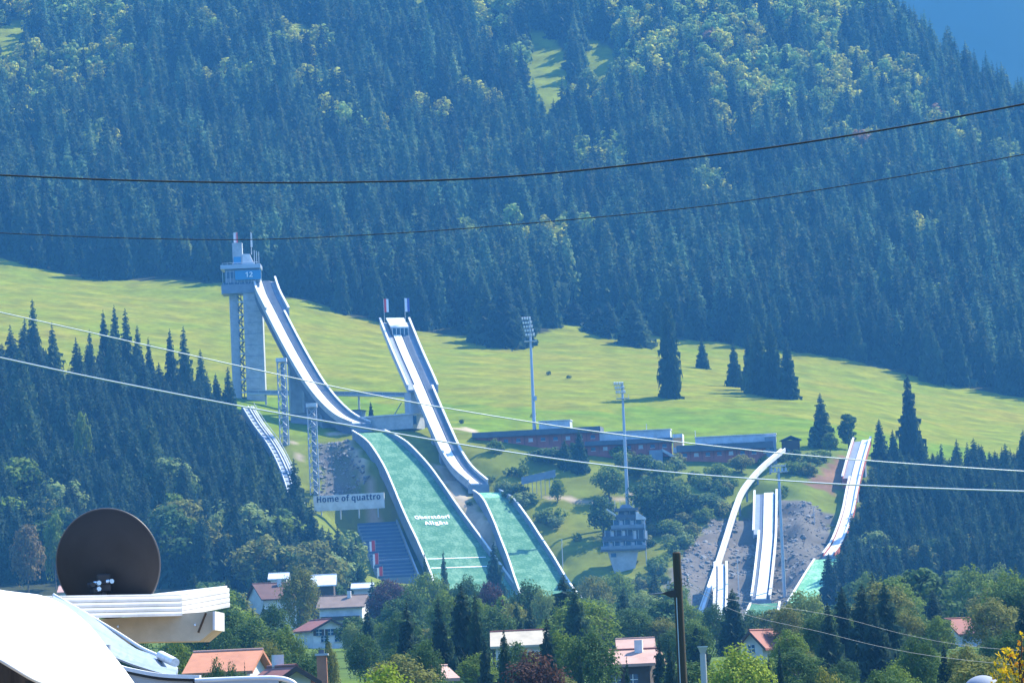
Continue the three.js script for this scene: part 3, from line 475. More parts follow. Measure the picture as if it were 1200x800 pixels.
// the tall lift tower of the big jump
{
  const D = 1532, foot = at(288, 468, D); foot.y = ground(foot.x, foot.z) - 5;
  const t = thing('lift_tower', 'tall concrete lift tower with glazed head and roof decks', 'tower', foot), S = D / F, P = (px, py, dd = 0) => at(px, py, D + dd), yaw = 0.36;
  const col = (px0, px1, pyT, dep, m, name, dz = 0, pyB) => { const a = P((px0 + px1) / 2, pyT, dz), y0 = pyB ? P((px0 + px1) / 2, pyB, dz).y : foot.y; return part(name, bx(V(a.x, y0, a.z), (px1 - px0) * S, a.y - y0, dep, 0), m, t); };
  const w1 = 9 * S;
  const shaft = col(285, 307, 341, 8, M.concrete, 'shaft', -1), shaft2 = col(268.5, 278.5, 341, 5, M.concrete, 'side_shaft', 0);
  const st = col(281.2, 282.2, 341, 0.35, M.darkSteel, 'stair_spine', 2.4);
  { const a = P(281.7, 345, 0), n = 15; for (let i = 0; i < n; i++) { const y = lerp(foot.y + 6.5, a.y - 1, i / n); part('stair_landing', bx(V(a.x, y, a.z + 4.0), 6.1 * S, 0.45, 1.2, 0), i % 2 ? M.darkSteel : M.paleRoof, st); } for (let i = 0; i < n; i++) { const y0 = lerp(foot.y + 6.5, a.y - 1, i / n), y1 = lerp(foot.y + 6.5, a.y - 1, (i + 1) / n), s = i % 2 ? 1 : -1; part('stair_flight', bar(V(a.x - s * 0.9, y0 + 0.3, a.z + 3), V(a.x + s * 0.9, y1, a.z + 3), 0.28, 0.28, 5), M.darkBlue, st); } }
  const lower = col(260, 305, 334.5, 11, M.greyBlue, 'lower_deck', 0, 345); col(261, 304, 332, 9.5, M.glass, 'observation_room', 0, 334.4);
  const head = col(264, 305, 316.5, 10, M.greyBlue, 'head', 0, 331.9);
  const sign = col(275, 305.5, 316.8, 0.5, M.blueGlass, 'blue_band', 5.6 - 11.2, 327.5);
  { const a = P(291.5, 321.4, -6.0), g = text('12', 1.9, 0.2); g.translate(a.x, a.y, a.z); part('number', g, M.letterWhite, sign); }
  col(259, 306, 311.5, 12, M.steel, 'roof_deck', 0, 316.3);
  for (let k = 0; k < 8; k++) { const a = P(260 + k * 6, 308.5, -5.8), b = P(260 + k * 6, 311.4, -5.8); part('railing_post', bar(V(a.x, b.y - 0.2, a.z), a, 0.07), M.paleRoof, t); }
  { const a = P(260, 308.6, -5.8), b = P(302, 308.6, -5.8); b.y = a.y; part('railing', bar(a, b, 0.08), M.paleRoof, t); }
  for (let k = 0; k < 7; k++) { const a = P(261 + k * 6.5, 331, -5), b = P(261 + k * 6.5, 334.4, -5); part('railing_post', bar(V(a.x, b.y - 0.2, a.z), a, 0.07), M.paleRoof, t); }
  const hut = col(272, 283.5, 285, 4, M.concrete, 'machine_house', 0, 311.4), hw = col(273.5, 282, 301, 0.4, M.blueGlass, 'machine_house_window', -2.2, 309);
  { const a = P(289.5, 307.5, 0), S2 = S; const o = [[283.8, 297.5], [292, 297.5], [297, 308], [283.8, 308]].map(([x, y]) => P(x, y, -2)); part('roof_hut', prism(o, o.map(p => p.clone().add(V(0, 0, -4)))), M.white, t); const c = P(291, 311.4); part('hut_plinth', bx(V(c.x, c.y - 0.1, c.z), 14 * S, 1.2, 4.4), M.steel, t); }
  for (let k = 0; k < 10; k++) { const q = P(265.5 + k * 4.2, 331.6, -5.1); part('mullion', bx(V(q.x, q.y, q.z), 0.16, 14.4 * S, 0.14), k % 2 ? M.paleRoof : M.steel, head); }
  { const q = P(270, 326, -5.06); part('head_window', bx(V(q.x, q.y, q.z), 2.9, 2.2, 0.12), M.glass, head); }
  for (let k = 0; k < 4; k++) { const a = P(261, 333.8, -4.6 + k * 3), b = P(266, 317, -4.6 + k * 3); part('stay', bar(a, V(a.x, b.y, a.z), 0.1), M.steel, t); }
  for (let k = 0; k < 3; k++) { const a = P(297.5 + k * 2.6, 293 + k, 1), b = P(297.5 + k * 2.6, 311.4, 1); part('antenna', bar(V(a.x, b.y - 0.2, a.z), a, 0.13), M.steel, t); }
  { const a = P(276, 272, 0), b = P(276, 285.2, 0); part('mast', bar(V(a.x, b.y - 0.2, a.z), a, 0.12), M.white, t); const h = a.y - b.y; for (const [k, m] of [[0, M.flagWhite], [1, M.red]]) part('tower_flag', bx(V(a.x - 0.55 + k * 0.75, b.y + 0.3, a.z - 0.2), 0.74, h - 0.4, 0.08, 0.2), m, t); }
  { const a = P(293.5, 272, 0), b = P(293.5, 297, 0); part('mast', bar(V(a.x, b.y - 0.4, a.z), a, 0.12), M.white, t); const h = a.y - b.y; part('tower_flag', bx(V(a.x + 0.1, b.y + 2.4, a.z - 0.2), 0.7, h * 0.34, 0.08, 0.2), M.flagWhite, t); part('tower_flag', bx(V(a.x + 0.1, b.y + 2.6 + h * 0.34, a.z - 0.2), 0.6, h * 0.3, 0.08, 0.2), M.paleRoof, t); }
  for (let k = 0; k < 9; k++) { const q = P(296, 352 + k * 13, -5.05); part('shaft_joint', bx(V(q.x, q.y, q.z), 21.5 * S, 0.12, 0.1), M.greyBlue, shaft); }
}
// walkway bridge between the two inruns
{
  const a = at(289, 459.5, 1522), b = at(478, 462.5, 1478), base = a.clone(); base.y -= 2; const t = thing('walkway_bridge', 'long grey tubular walkway bridge between the two inruns', 'bridge', base), W = V(0, 0, 1);
  const pts = Array.from({ length: 14 }, (_, i) => a.clone().lerp(b, i / 13));
  part('bridge_deck', sweep(pts, W, -1.3, 1.3, -0.9, -0.3), M.steel, t); part('bridge_railing', sweep(pts, W, 1.2, 1.3, 0.55, 0.8), M.steel, t); part('bridge_railing', sweep(pts, W, -1.3, -1.2, 0.55, 0.8), M.steel, t);
  pts.forEach((p, i) => { if (i % 1 === 0) part('bridge_post', bx(p.clone().add(V(0, -0.3, 1.25)), 0.14, 0.85, 0.1), M.steel, t); });
  part('bridge_panel', sweep(pts, W, 1.12, 1.18, -0.28, 0.54), M.greyBlue, t);
  for (const f of [0.12, 0.4, 0.7]) { const p = a.clone().lerp(b, f), gy = ground(p.x, p.z); part('bridge_pier', bar(V(p.x, gy - 0.5, p.z), V(p.x, p.y - 0.9, p.z), 0.35), M.concrete, t); }
}
// lattice columns
function lattice(px, pyT, pyB, d, w, label) {
  const b = at(px, pyB, d), top = at(px, pyT, d); b.y = Math.min(b.y, ground(b.x, b.z)) - 0.2; const x = b.x, z = b.z, H = top.y - b.y, t = thing('lattice_column', label, 'tower', b, 'lattice columns beside the big landing'), h = w / 2, c = [[-h, -h], [h, -h], [h, h], [-h, h]];
  c.forEach(([u, v]) => part('leg', bar(V(x + u, b.y, z + v), V(x + u, top.y, z + v), 0.17, 0.17, 5), M.steel, t));
  const n = Math.round(H / (w * 1.05)); for (let i = 0; i < n; i++) { const y0 = b.y + H * i / n, y1 = b.y + H * (i + 1) / n; for (let k = 0; k < 4; k++) { const [u, v] = c[k], [p, q] = c[(k + 1) % 4]; part('brace', bar(V(x + u, y0, z + v), V(x + p, y1, z + q), 0.1, 0.1, 4), M.steel, t); if (k % 2 === 0) part('brace', bar(V(x + p, y0, z + q), V(x + u, y1, z + v), 0.1, 0.1, 4), M.steel, t); part('ring_bar', bar(V(x + u, y1, z + v), V(x + p, y1, z + q), 0.09, 0.09, 4), M.steel, t); } }
  part('inner_duct', bx(V(x + 0.3, b.y, z), w * 0.45, H - 0.3, w * 0.45), M.greyBlue, t);
  part('head_box', bx(V(x, top.y, z), w + 0.7, 1.35, w + 0.7), M.white, t);
}
lattice(333, 424, 511, 1442, 3.0, 'open lattice column with white head standing beside the big inrun');
lattice(369, 477, 579, 1412, 3.0, 'open lattice column with white head rising behind the banner wall');
// low buildings at the foot of the inruns
function block(name, label, c, parts) { const t = thing(name, label, 'building', c); parts(t); return t; }
{
  const a = at(345, 505, 1478), b = at(425, 503, 1470); a.y = b.y = ground(b.x, b.z) - 1; const m = a.clone().lerp(b, 0.5);
  block('service_building', 'blue-grey panelled service building under the curve of the big inrun', m, t => { const len = a.distanceTo(b), yaw = Math.atan2(-(b.z - a.z), b.x - a.x); const top = at(385, 484, 1474).y - m.y; part('wall', bx(m, len, top, 7, yaw), M.greyBlue, t); for (let k = 0; k < 9; k++) { const p = a.clone().lerp(b, (k + 0.5) / 9).add(V(0, 0, 3.56)); part('wall_panel', bx(p, len / 9 - 0.25, top - 0.5, 0.2, yaw), k % 3 ? M.greyBlue : M.boards, t); } part('flat_roof', bx(m.clone().add(V(0, top + 0.004, 0)), len + 0.6, 0.4, 7.6, yaw), M.slate, t); });
  const c0 = at(428, 505, 1461), c1 = at(491, 504, 1452); c0.y = c1.y = ground(c0.x, c0.z) - 1; const cm = c0.clone().lerp(c1, 0.5);
  block('flat_roofed_lodge', 'cream flat-roofed lodge with dark glazed front beside the landing', cm, t => {
    const len = c0.distanceTo(c1), yaw = Math.atan2(-(c1.z - c0.z), c1.x - c0.x), top = at(460, 488, 1456).y - cm.y; part('wall', bx(cm, len, top, 9, yaw), M.concrete, t); part('flat_roof', bx(cm.clone().add(V(0, top + 0.004, 0)), len + 0.8, 0.45, 9.8, yaw), M.paleRoof, t);
    for (let k = 0; k < 5; k++) { const p = c0.clone().lerp(c1, 0.6 + k * 0.082).add(V(0, 1.4, 4.55)); const w = part('window', bx(p, len * 0.075, 3, 0.2, yaw), M.glass, t); part('window_frame', bx(p.clone().add(V(0, 3.004, 0.02)), len * 0.08, 0.18, 0.24, yaw), M.white, w); }
    const p = c0.clone().lerp(c1, 0.36).add(V(0, 1.6, 4.55)); part('door', bx(p, 1.7, 2.8, 0.2, yaw), M.darkBlue, t);
    const q = c0.clone().lerp(c1, 0.25).add(V(0, top + 0.4, 0)); part('boom', bar(q.clone().add(V(5.5, 0, 0)), q.clone().add(V(8.4, 4.6, 0)), 0.16), M.darkSteel, t);
  });
}
// inclined lift
{
  const e = smooth([[287, 476, 1470], [300, 497, 1452], [318, 522, 1430], [332, 550, 1408], [342, 580, 1386], [350, 612, 1362]].map(([x, y, d]) => { const p = at(x, y, d); p.y = Math.max(p.y, ground(p.x, p.z) + 0.8); return p; }), 30), base = e[30].clone(); base.y = ground(base.x, base.z); const t = thing('inclined_lift_track', 'pale inclined lift track running down beside the dark wood', 'lift track', base), W = V(0.92, 0, -0.38);
  part('track_bed', sweep(e, W, -1.5, 1.7, -2.6, -0.25), M.greyBlue, t); for (const u of [-1.1, 1.1]) part('rail', sweep(e, W, u - 0.16, u + 0.16, -0.246, 0.25), M.paleRoof, t); part('side_stairs', sweep(e, W, 2.0, 3.2, -2.4, 0.1), M.concrete, t);
  const rail2 = part('handrail', sweep(e, W, 3.3, 3.42, 0.9, 1.05), M.steel, t); for (let i = 0; i < 30; i += 2) part('handrail_post', sweep([e[i], e[i].clone().add(V(0.02, -0.03, 0.1))], W, 3.31, 3.41, -0.5, 0.9), M.steel, rail2);
  for (let i = 1; i < 30; i++) part('sleeper', sweep([e[i], e[i].clone().add(V(0.05, -0.1, 0.3))], W, -1.4, 1.4, -0.24, -0.02), M.slate, t);
}
// banner wall
{
  const a = at(367, 581, 1397), b = at(450, 577, 1391), yaw = Math.atan2(-(b.z - a.z), b.x - a.x), m = a.clone().lerp(b, 0.5), hgt = 5.2; m.y -= hgt; b.y = a.y;
  const t = thing('banner_wall', 'long white banner wall with dark lettering above the seating', 'banner', V(m.x, m.y, m.z)), len = a.distanceTo(b), f = V(Math.sin(yaw), 0, Math.cos(yaw));
  part('panel', bx(m, len, hgt, 0.5, yaw), M.white, t);
  const g = text('Home of quattro', 2.0, 0.12, len * 0.9); g.rotateY(yaw); const q = m.clone().addScaledVector(f, 0.26); g.translate(q.x, q.y + hgt - 1.5, q.z); part('lettering', g, M.lettering, t);
  for (const k of [-0.4, -0.13, 0.13, 0.4]) { const p = m.clone().add(V(Math.cos(yaw) * len * k, -3, -Math.sin(yaw) * len * k)).addScaledVector(f, -0.5); part('post', bx(p, 0.4, hgt + 2.6, 0.4, yaw), M.steel, t); }
}
// terraced seating
{
  const A = at(419, 616, 1398), B = at(464, 613, 1394), n = 16, drop = at(450, 680, 1345).y - A.y, base = at(450, 680, 1345); base.y -= 2; const t = thing('seating_terrace', 'dark blue terraced seating beside the wide landing slope', 'grandstand', base);
  for (let i = 0; i < n; i++) { const f = i / n, p = at(lerp(419, 445, f), lerp(616, 682, f), lerp(1398, 1346, f)), q = at(lerp(464, 489, f), lerp(614, 680, f), lerp(1394, 1342, f)); q.y = p.y; part('step', sweep([p, q], V(0, 0, 1), -1.5, 2.1, -5, -0.02 * (i % 2)), M.boards, t); part('bench', sweep([p, q], V(0, 0, 1), 0.9, 1.6, 0.05, 0.75), M.seat, t); }
  for (const f of [0.33, 0.66]) { const p = at(lerp(419, 445, f), lerp(616, 682, f) - 3, lerp(1398, 1346, f)), q = at(lerp(464, 489, f), lerp(614, 680, f) - 3, lerp(1394, 1342, f)); q.y = p.y; part('aisle_rail', bar(p, q, 0.12), M.steel, t); }
  { const e = [0, 0.25, 0.5, 0.75, 1].map(f => at(lerp(464, 490, f), lerp(613, 678, f), lerp(1393, 1341, f))); part('aisle_wall', sweep(e, ACROSS, 0, 0.5, -4, 1.3), M.steel, t); }
}
for (const [px, py, d, l] of [[438, 643, 1372, 'red and white banner highest on the seating terrace'], [442, 658, 1360, 'red and white banner halfway down the seating terrace'], [447, 674, 1348, 'red and white banner lowest on the seating terrace']]) {
  const b = at(px, py + 8, d), t = thing('banner_flag', l, 'flag', b, 'banners on the seating'); part('pole', bar(b.clone().add(V(0.55, -1.5, 0)), b.clone().add(V(0.55, 5.2, 0)), 0.07), M.steel, t);
  part('cloth', bx(b.clone().add(V(-0.05, 0, 0)), 1.1, 5, 0.07, 0.1), M.red, t); part('cloth', bx(b.clone().add(V(-0.95, 0.1, 0.02)), 0.68, 4.6, 0.07, 0.1), M.flagWhite, t);
}
// ------------------------------------------------------------------ floodlight masts
function mast(pxT, pyT, pxB, pyB, d, rows, label, ladder) {
  const b = at(pxB, pyB, d), top = at(pxT, pyT, d); b.y = ground(b.x, b.z) - 0.3; top.x = b.x; top.z = b.z; const t = thing('floodlight_mast', label, 'floodlight', b, 'floodlight masts at the jumps'), H = top.y - b.y;
  part('pole', bar(b, V(b.x, top.y - 0.6, b.z), 0.75, 0.36, 10), M.steel, t); part('platform', bx(V(b.x, top.y - rows * 1.4 - 1.4, b.z), 4, 0.25, 2.6, 0.2), M.steel, t);
  for (const s of [-1.9, 0, 1.9]) part('platform_post', bar(V(b.x + s, top.y - rows * 1.4 - 1.2, b.z + 1.2), V(b.x + s, top.y - rows * 1.4, b.z + 1.2), 0.06, 0.06, 5), M.steel, t);
  for (let r = 0; r < rows; r++) { const y = top.y - r * 1.4; const cb = part('crossbar', bx(V(b.x - 1.2 + 0.28 * r, y - 0.9, b.z + 0.6), 3.4, 0.18, 0.25, 0.2), M.darkSteel, t); for (let k = 0; k < 4; k++) { const p = V(b.x - 2.5 + 0.28 * r + k * 0.86, y - 0.72, b.z + 0.75 - k * 0.12); const g = bx(V(0, 0, 0), 0.66, 0.8, 0.45); g.rotateX(0.5); g.translate(p.x, p.y, p.z); const fl = part('floodlight', g, M.steel, t); const h = bx(V(0, 0.06, 0.24), 0.56, 0.66, 0.06); h.rotateX(0.5); h.translate(p.x, p.y, p.z); part('lens', h, M.letterWhite, fl); } }
  if (ladder) part('service_box', bx(V(b.x + 0.7, b.y + H * 0.35, b.z + 0.5), 1.1, 1.5, 0.8), M.steel, t);
}
mast(618, 372, 627, 517, 1442, 5, 'tall floodlight mast in front of the meadow above the long shed', true);
mast(724, 448, 736, 600, 1378, 3, 'floodlight mast rising behind the terraced judges tower', false);
{
  const b = at(919, 682, 1290), top = at(912, 552, 1290); b.y = ground(b.x, b.z) - 0.3; top.x = b.x; top.z = b.z; const t = thing('floodlight_mast', 'pale mast with a wide cross platform between the small jumps', 'floodlight', b, 'floodlight masts at the jumps');
  part('pole', bar(b, top, 0.62, 0.42, 10), M.steel, t); part('platform', bx(V(b.x, top.y - 0.3, b.z), 5.6, 0.3, 2, 0.15), M.steel, t); part('platform', bx(V(b.x, top.y + 1.5, b.z), 4.4, 0.3, 1.6, 0.15), M.steel, t);
  for (let k = 0; k < 5; k++) { part('floodlight', bx(V(b.x - 2.2 + k * 1.1, top.y + 0.1, b.z + 0.7), 0.7, 0.8, 0.5), M.steel, t); part('platform_post', bar(V(b.x - 2.2 + k * 1.1, top.y, b.z), V(b.x - 2.2 + k * 1.1, top.y + 2.2, b.z), 0.06, 0.06, 5), M.steel, t); }
}
// thin poles
for (const [px, a, b, d, l] of [[638 + 121, 497, 527, 1436, 'thin pole in front of the shed with white upper storey'], [816, 505, 530, 1436, 'thin pole between the two sheds'], [660, 632, 672, 1345, 'slim post on the grass beside the narrower landing'], [866, 655, 690, 1270, 'short white post beside the lower small inrun'], [955, 595, 618, 1366, 'short white post on the rocky slope']]) { const p = at(px, b, d), q = at(px, a, d); p.y = ground(p.x, p.z) - 0.2; q.x = p.x; const t = thing('post', l, 'post', p); part('shaft', bar(p, q, 0.16, 0.11), M.paleRoof, t); part('cap', bx(V(p.x, q.y, p.z), 0.34, 0.2, 0.34), M.white, t); }
// ------------------------------------------------------------------ long sheds along the foot of the meadow
function shed(a, b, dep, wallH, roofH, upper, label, o = {}) {
  const g0 = Math.min(ground(a.x, a.z), ground(b.x, b.z)), m = a.clone().lerp(b, 0.5), yaw = Math.atan2(-(b.z - a.z), b.x - a.x), len = a.distanceTo(b), f = V(Math.sin(yaw), 0, Math.cos(yaw)), u = V(Math.cos(yaw), 0, -Math.sin(yaw));
  m.y = a.y; const t = thing('long_shed', label, 'building', m.clone().setY(m.y - 2), 'long sheds at the foot of the meadow');
  part('wall', bx(m.clone().setY(m.y - 2), len, wallH + 2, dep, yaw), M.redWood, t);
  part('roof', bx(m.clone().add(V(0, wallH + 0.004, 0)).addScaledVector(f, 0.4), len + 1.4, roofH, dep + 2.4, yaw), M.slate, t);
  const n = Math.round(len / 4.2); for (let k = 0; k < n; k++) { const p = m.clone().addScaledVector(u, (k + 0.5 - n / 2) * len / n).addScaledVector(f, dep / 2 + 0.03).add(V(0, wallH * 0.42, 0)); const w = part('window', bx(p, 1.5, 1.1, 0.14, yaw), k % 3 === 1 ? M.paleRoof : M.glass, t); part('window_frame', bx(p.clone().add(V(0, -0.2, 0.02)), 1.7, 0.16, 0.16, yaw), M.white, w); part('wall_post', bx(p.clone().addScaledVector(u, len / n / 2).add(V(0, -wallH * 0.42, 0.05)), 0.3, wallH - 0.02, 0.2, yaw), M.tileRed, t); }
  if (upper) { const [f0, f1, h, off] = upper, p = m.clone().addScaledVector(u, (f0 + f1 - 1) / 2 * len).addScaledVector(f, -off).add(V(0, wallH + roofH + 0.008, 0)), L = (f1 - f0) * len; const up = part('upper_storey', bx(p, L, h, dep * 0.8, yaw), M.paleRoof, t); part('upper_roof', bx(p.clone().add(V(0, h + 0.004, 0)), L + 0.5, 0.25, dep * 0.9, yaw), M.white, up); const k2 = Math.round(L / 3); for (let k = 0; k < k2; k++) part('cladding_panel', bx(p.clone().addScaledVector(u, (k + 0.5 - k2 / 2) * L / k2).addScaledVector(f, dep * 0.4 + 0.05), L / k2 - 0.12, h - 0.15, 0.1, yaw), M.paleRoof, up); }
  if (o.end) { const p = m.clone().addScaledVector(u, len / 2 + 2.6).addScaledVector(f, 0.6); part('end_house', bx(p.clone().setY(m.y - 1), 3.4, wallH + 3.6, dep, yaw), M.white, t); part('gable_boarding', bx(p.clone().addScaledVector(f, dep / 2 + 0.06).add(V(0, 0.9, 0)), 3.0, wallH + 0.4, 0.12, yaw), M.orange, t); }
  return { t, m, u, f, yaw };
}
shed(at(559, 526, 1446), at(704, 518, 1440), 8, 3.5, 1.9, [0.52, 0.77, 2.7, -0.5], 'long low reddish shed with dark roof and a small white hut on top');
const S2 = shed(at(690, 533, 1439), at(787, 527, 1436), 8, 2.9, 1.5, [0.07, 1.0, 2.9, 1], 'reddish shed with pale upper storey and bright orange gable end', { end: true });
shed(at(797, 540, 1434), at(905, 533, 1431), 8, 2.8, 2.2, [0.18, 1.05, 2.6, 1], 'reddish shed with long pale roof behind the curved white chute');
{ // outdoor stairs, hut, blue cabin
  const a = at(776, 527, 1430), b = at(797, 539, 1424), base = b.clone(); base.y -= 2; const t = thing('outdoor_stairs', 'pale metal outdoor stairs below the orange gable', 'stairs', base); for (const dz of [0, 2.2]) part('stringer', sweep([a.clone().add(V(0, 0, -dz)), b.clone().add(V(0, 0, -dz))], V(0, 0, 1), -0.12, 0.12, -0.5, 0.5), M.paleRoof, t); for (let i = 0; i < 10; i++) part('tread', bx(a.clone().lerp(b, (i + 0.5) / 10).add(V(0, -0.2, -1.1)), 0.6, 0.12, 1.9), M.steel, t); part('landing_block', bx(V(a.x - 2.2, base.y, a.z - 1), 4.6, a.y - base.y, 3), M.greyBlue, t);
  const h = at(927, 524, 1440); h.y = ground(h.x, h.z) - 0.3; const ht = thing('hut', 'small dark hut with a low gable roof at the end of the sheds', 'hut', h), top = at(927, 516, 1440).y - h.y; part('wall', bx(h, 6, top, 5), M.timber, ht); const rp = z => [V(h.x - 3.7, h.y + top - 0.2, h.z + z), V(h.x, h.y + top + 1.3, h.z + z), V(h.x + 3.7, h.y + top - 0.2, h.z + z), V(h.x + 3.7, h.y + top + 0.1, h.z + z), V(h.x, h.y + top + 1.6, h.z + z), V(h.x - 3.7, h.y + top + 0.1, h.z + z)]; part('roof', prism(rp(3), rp(-3)), M.slate, ht); part('door', bx(h.clone().add(V(-1, 0.3, 2.55)), 1, 2, 0.12), M.glass, ht);
  const c = at(904, 531, 1428); c.y = ground(c.x, c.z) - 0.5; const ct = thing('cabin', 'blue-grey boxy cabin at the top of the curved white chute', 'hut', c), th = at(904, 512, 1428).y - c.y; part('wall', bx(c, 3.6, th, 3.2), M.greyBlue, ct); part('roof', bx(c.clone().add(V(0, th + 0.004, 0)), 4, 0.3, 3.6), M.paleRoof, ct); part('window', bx(c.clone().add(V(0.2, th * 0.5, 1.62)), 1.6, 1.2, 0.1), M.glass, ct);
}
{ // blue viewing platform on stilts
  const a = at(611, 565, 1398), b = at(651, 556, 1396), base = a.clone(); base.y = ground(a.x, a.z) - 0.3; const t = thing('viewing_platform', 'tilted blue-grey viewing platform on thin stilts below the trees', 'platform', base); part('deck', sweep([a, b], V(0, 0, 1), -2, 2, -0.4, 0), M.greyBlue, t); part('parapet', sweep([a, b], V(0, 0, 1), 2.0, 2.15, -0.9, 1.6), M.greyBlue, t); for (let k = 0; k < 8; k++) { const p = a.clone().lerp(b, (k + 0.5) / 8); part('stilt', bar(V(p.x, ground(p.x, p.z + 1.6) - 0.4, p.z + 1.6 - 3 * (k % 2)), V(p.x, p.y - 0.42, p.z + 1.6 - 3 * (k % 2)), 0.12, 0.12, 6), M.paleRoof, t); }
}
// judges tower: stepped floors with balconies
{
  const D = 1338, S = D / F, foot = at(732, 668, D); foot.y = Math.min(foot.y, ground(foot.x, foot.z)) - 1; const t = thing('judges_tower', 'stepped concrete judges tower with stacked balconies on a narrow foot', 'tower', foot);
  const slab = (x0, x1, y0, y1, z0, z1, m, name, par = t) => { const a = at((x0 + x1) / 2, y1, D), b = at((x0 + x1) / 2, y0, D); return part(name, bx(V(a.x, a.y, a.z + (z0 + z1) / 2), (x1 - x0) * S, b.y - a.y, Math.abs(z1 - z0)), m, par); };
  { const a = at(730, 645, D), top = [[712, 644], [748, 644]].map(([x, y]) => at(x, y, D)); const o = [V(top[0].x, a.y, 0), V(top[1].x, a.y, 0), V(foot.x + 3.2, foot.y, 0), V(foot.x - 3.2, foot.y, 0)]; part('foot', prism(o.map(p => V(p.x, p.y, a.z + 3)), o.map(p => V(p.x, p.y, a.z - 4))), M.concrete, t); }
  slab(716, 722, 648.5, 653, 2.9, 3.1, M.glass, 'window');
  const floors = [[704, 757, 634.5, 645.5, 4.2], [706, 757, 621, 634.4, 3.6], [716, 757, 609, 620.9, 3.0], [722, 747, 599, 608.9, 2.2]];
  floors.forEach(([x0, x1, y0, y1, z], i) => {
    const fl = slab(x0 + 3, x1 - 2, y0, y1 - 2, z - 1.6, -5, i % 2 ? M.darkBlue : M.glass, 'storey'); slab(x0, x1, y1 - 2, y1, z, -5.4, M.slate, 'floor_slab', t); slab(x0, x1 - (i === 1 ? 16 : 0), y1 - 6, y1 - 2.05, z - 0.25, z - 0.02, i % 2 ? M.darkBlue : M.greyBlue, 'balcony', t);
    const n = Math.round((x1 - x0) / 6.5); for (let k = 0; k < n; k++) { const x = x0 + 4 + k * 6.5; if (k % 2) slab(x, x + 3.4, y0 + 0.8, y1 - 2.4, z - 1.55, z - 1.4, i === 1 ? M.white : M.paleRoof, 'window_panel', fl); slab(x - 1, x - 0.5, y0, y1 - 2.06, z - 0.5, z - 0.3, M.steel, 'post', t); }
  });
  const rf = [[718, 597.5, 750, 600]]; { const o = [at(711, 596, D), at(722, 603.5, D), at(722, 605, D), at(711, 597.6, D)]; part('sloped_roof', prism(o.map(p => p.clone().add(V(0, 0, 3))), o.map(p => p.clone().add(V(0, 0, -5)))), M.white, t); const q = [at(745, 599.5, D), at(757, 607, D), at(757, 609, D), at(745, 609, D)]; part('sloped_roof', prism(q.map(p => p.clone().add(V(0, 0, 3.2))), q.map(p => p.clone().add(V(0, 0, -5)))), M.white, t); }
  slab(720, 748, 595.5, 598.9, 3, -5.4, M.slate, 'roof'); { const o = [at(726, 595.4, D), at(742, 595.4, D), at(738, 591, D), at(729, 591, D)]; part('roof_turret', prism(o.map(p => p.clone().add(V(0, 0, 1))), o.map(p => p.clone().add(V(0, 0, -3)))), M.greyBlue, t); }
  { const a = at(757.5, 608, D), b = at(757.5, 660, D); part('corner_post', bar(V(b.x, ground(b.x, b.z) - 1, a.z + 3), V(b.x, a.y, a.z + 3), 0.16), M.paleRoof, t); }
  for (const x of [721, 727, 742]) { const a = at(x, 586, D), b = at(x, 595.6, D); part('antenna', bar(V(b.x, b.y - 0.2, b.z), V(b.x, a.y, b.z), 0.06), M.steel, t); }
}
// ------------------------------------------------------------------ small jumps
{ // long curved chute, a white-topped trough on a dark wall
  const e = smooth([[918, 526, 1425], [893, 547, 1408], [872, 572, 1390], [862, 595, 1372], [851, 630, 1345], [838, 670, 1312], [822, 715, 1275], [816, 735, 1258]].map(([x, y, d]) => at(x, y, d)), 44), base = e[44].clone(); base.y = ground(base.x, base.z); const W = V(0.97, 0, 0.24);
  const t = thing('curved_chute', 'slender curved white chute running down across the grey rocks', 'chute', base); part('trough', sweep(e, W, -0.6, 0.6, -0.8, -0.25), M.concrete, t); for (const u of [-0.68, 0.68]) part('chute_edge', sweep(e, W, u - 0.17, u + 0.17, -1.0, 0.3), M.white, t); part('slide', sweep(e, W, -0.48, 0.48, -0.246, -0.05), M.track, t);
  for (let i = 3; i < 44; i += 3) { const p = e[i], gy = ground(p.x, p.z); if (p.y - gy > 1.3) part('support', bx(V(p.x, gy - 0.5, p.z), 0.7, p.y - gy - 0.4, 0.5), M.greyBlue, t); }
}
inrun([[891, 578, 1388], [890.5, 600, 1371], [889.5, 630, 1347], [886.5, 660, 1322], [883.5, 685, 1298], [881, 702, 1280]], V(0.985, 0, 0.17), 'steep straight white inrun with a side platform on the grey rocks', { w: 5.6, track: [1.3, 4.6], thick: 1.8, head: 0.34, headU: [-1.8, 5.6], parH: 0.9, headH: 1.0, n: 26, pillars: [[0.3, 0.8], [0.5, 0.8], [0.7, 0.8]] });
inrun([[838, 662, 1300], [838, 690, 1277], [837, 715, 1254], [836, 728, 1242]], V(0.99, 0, 0.1), 'smallest white inrun below the curved chute', { w: 3.7, track: [0.9, 2.9], thick: 1.4, parH: 0.9, n: 16, pillars: [[0.15, 0.8]] });
{
  const { t, e, W } = inrun([[1009, 516, 1440], [1004, 532, 1427], [999, 550, 1412], [993, 575, 1392], [988, 600, 1370], [981, 622, 1351], [973, 640, 1335], [965, 651, 1324]], V(0.955, 0, 0.295), 'white inrun beside the dark wood with shadows across it', { w: 3.6, track: [0.4, 3.2], thick: 1.5, head: 0.3, headU: [-2.5, 3.6], parH: 0.8, headH: 1.0, n: 28, left: 1, par: M.redWood, pillars: [[0.15, 0.9], [0.4, 0.9]] });
  const p = e[9]; part('head_wall', sweep([p.clone(), p.clone().add(V(0, 0, 0.4))], W, -2.6, 0, -3, 0.3), M.redWood, t);
}
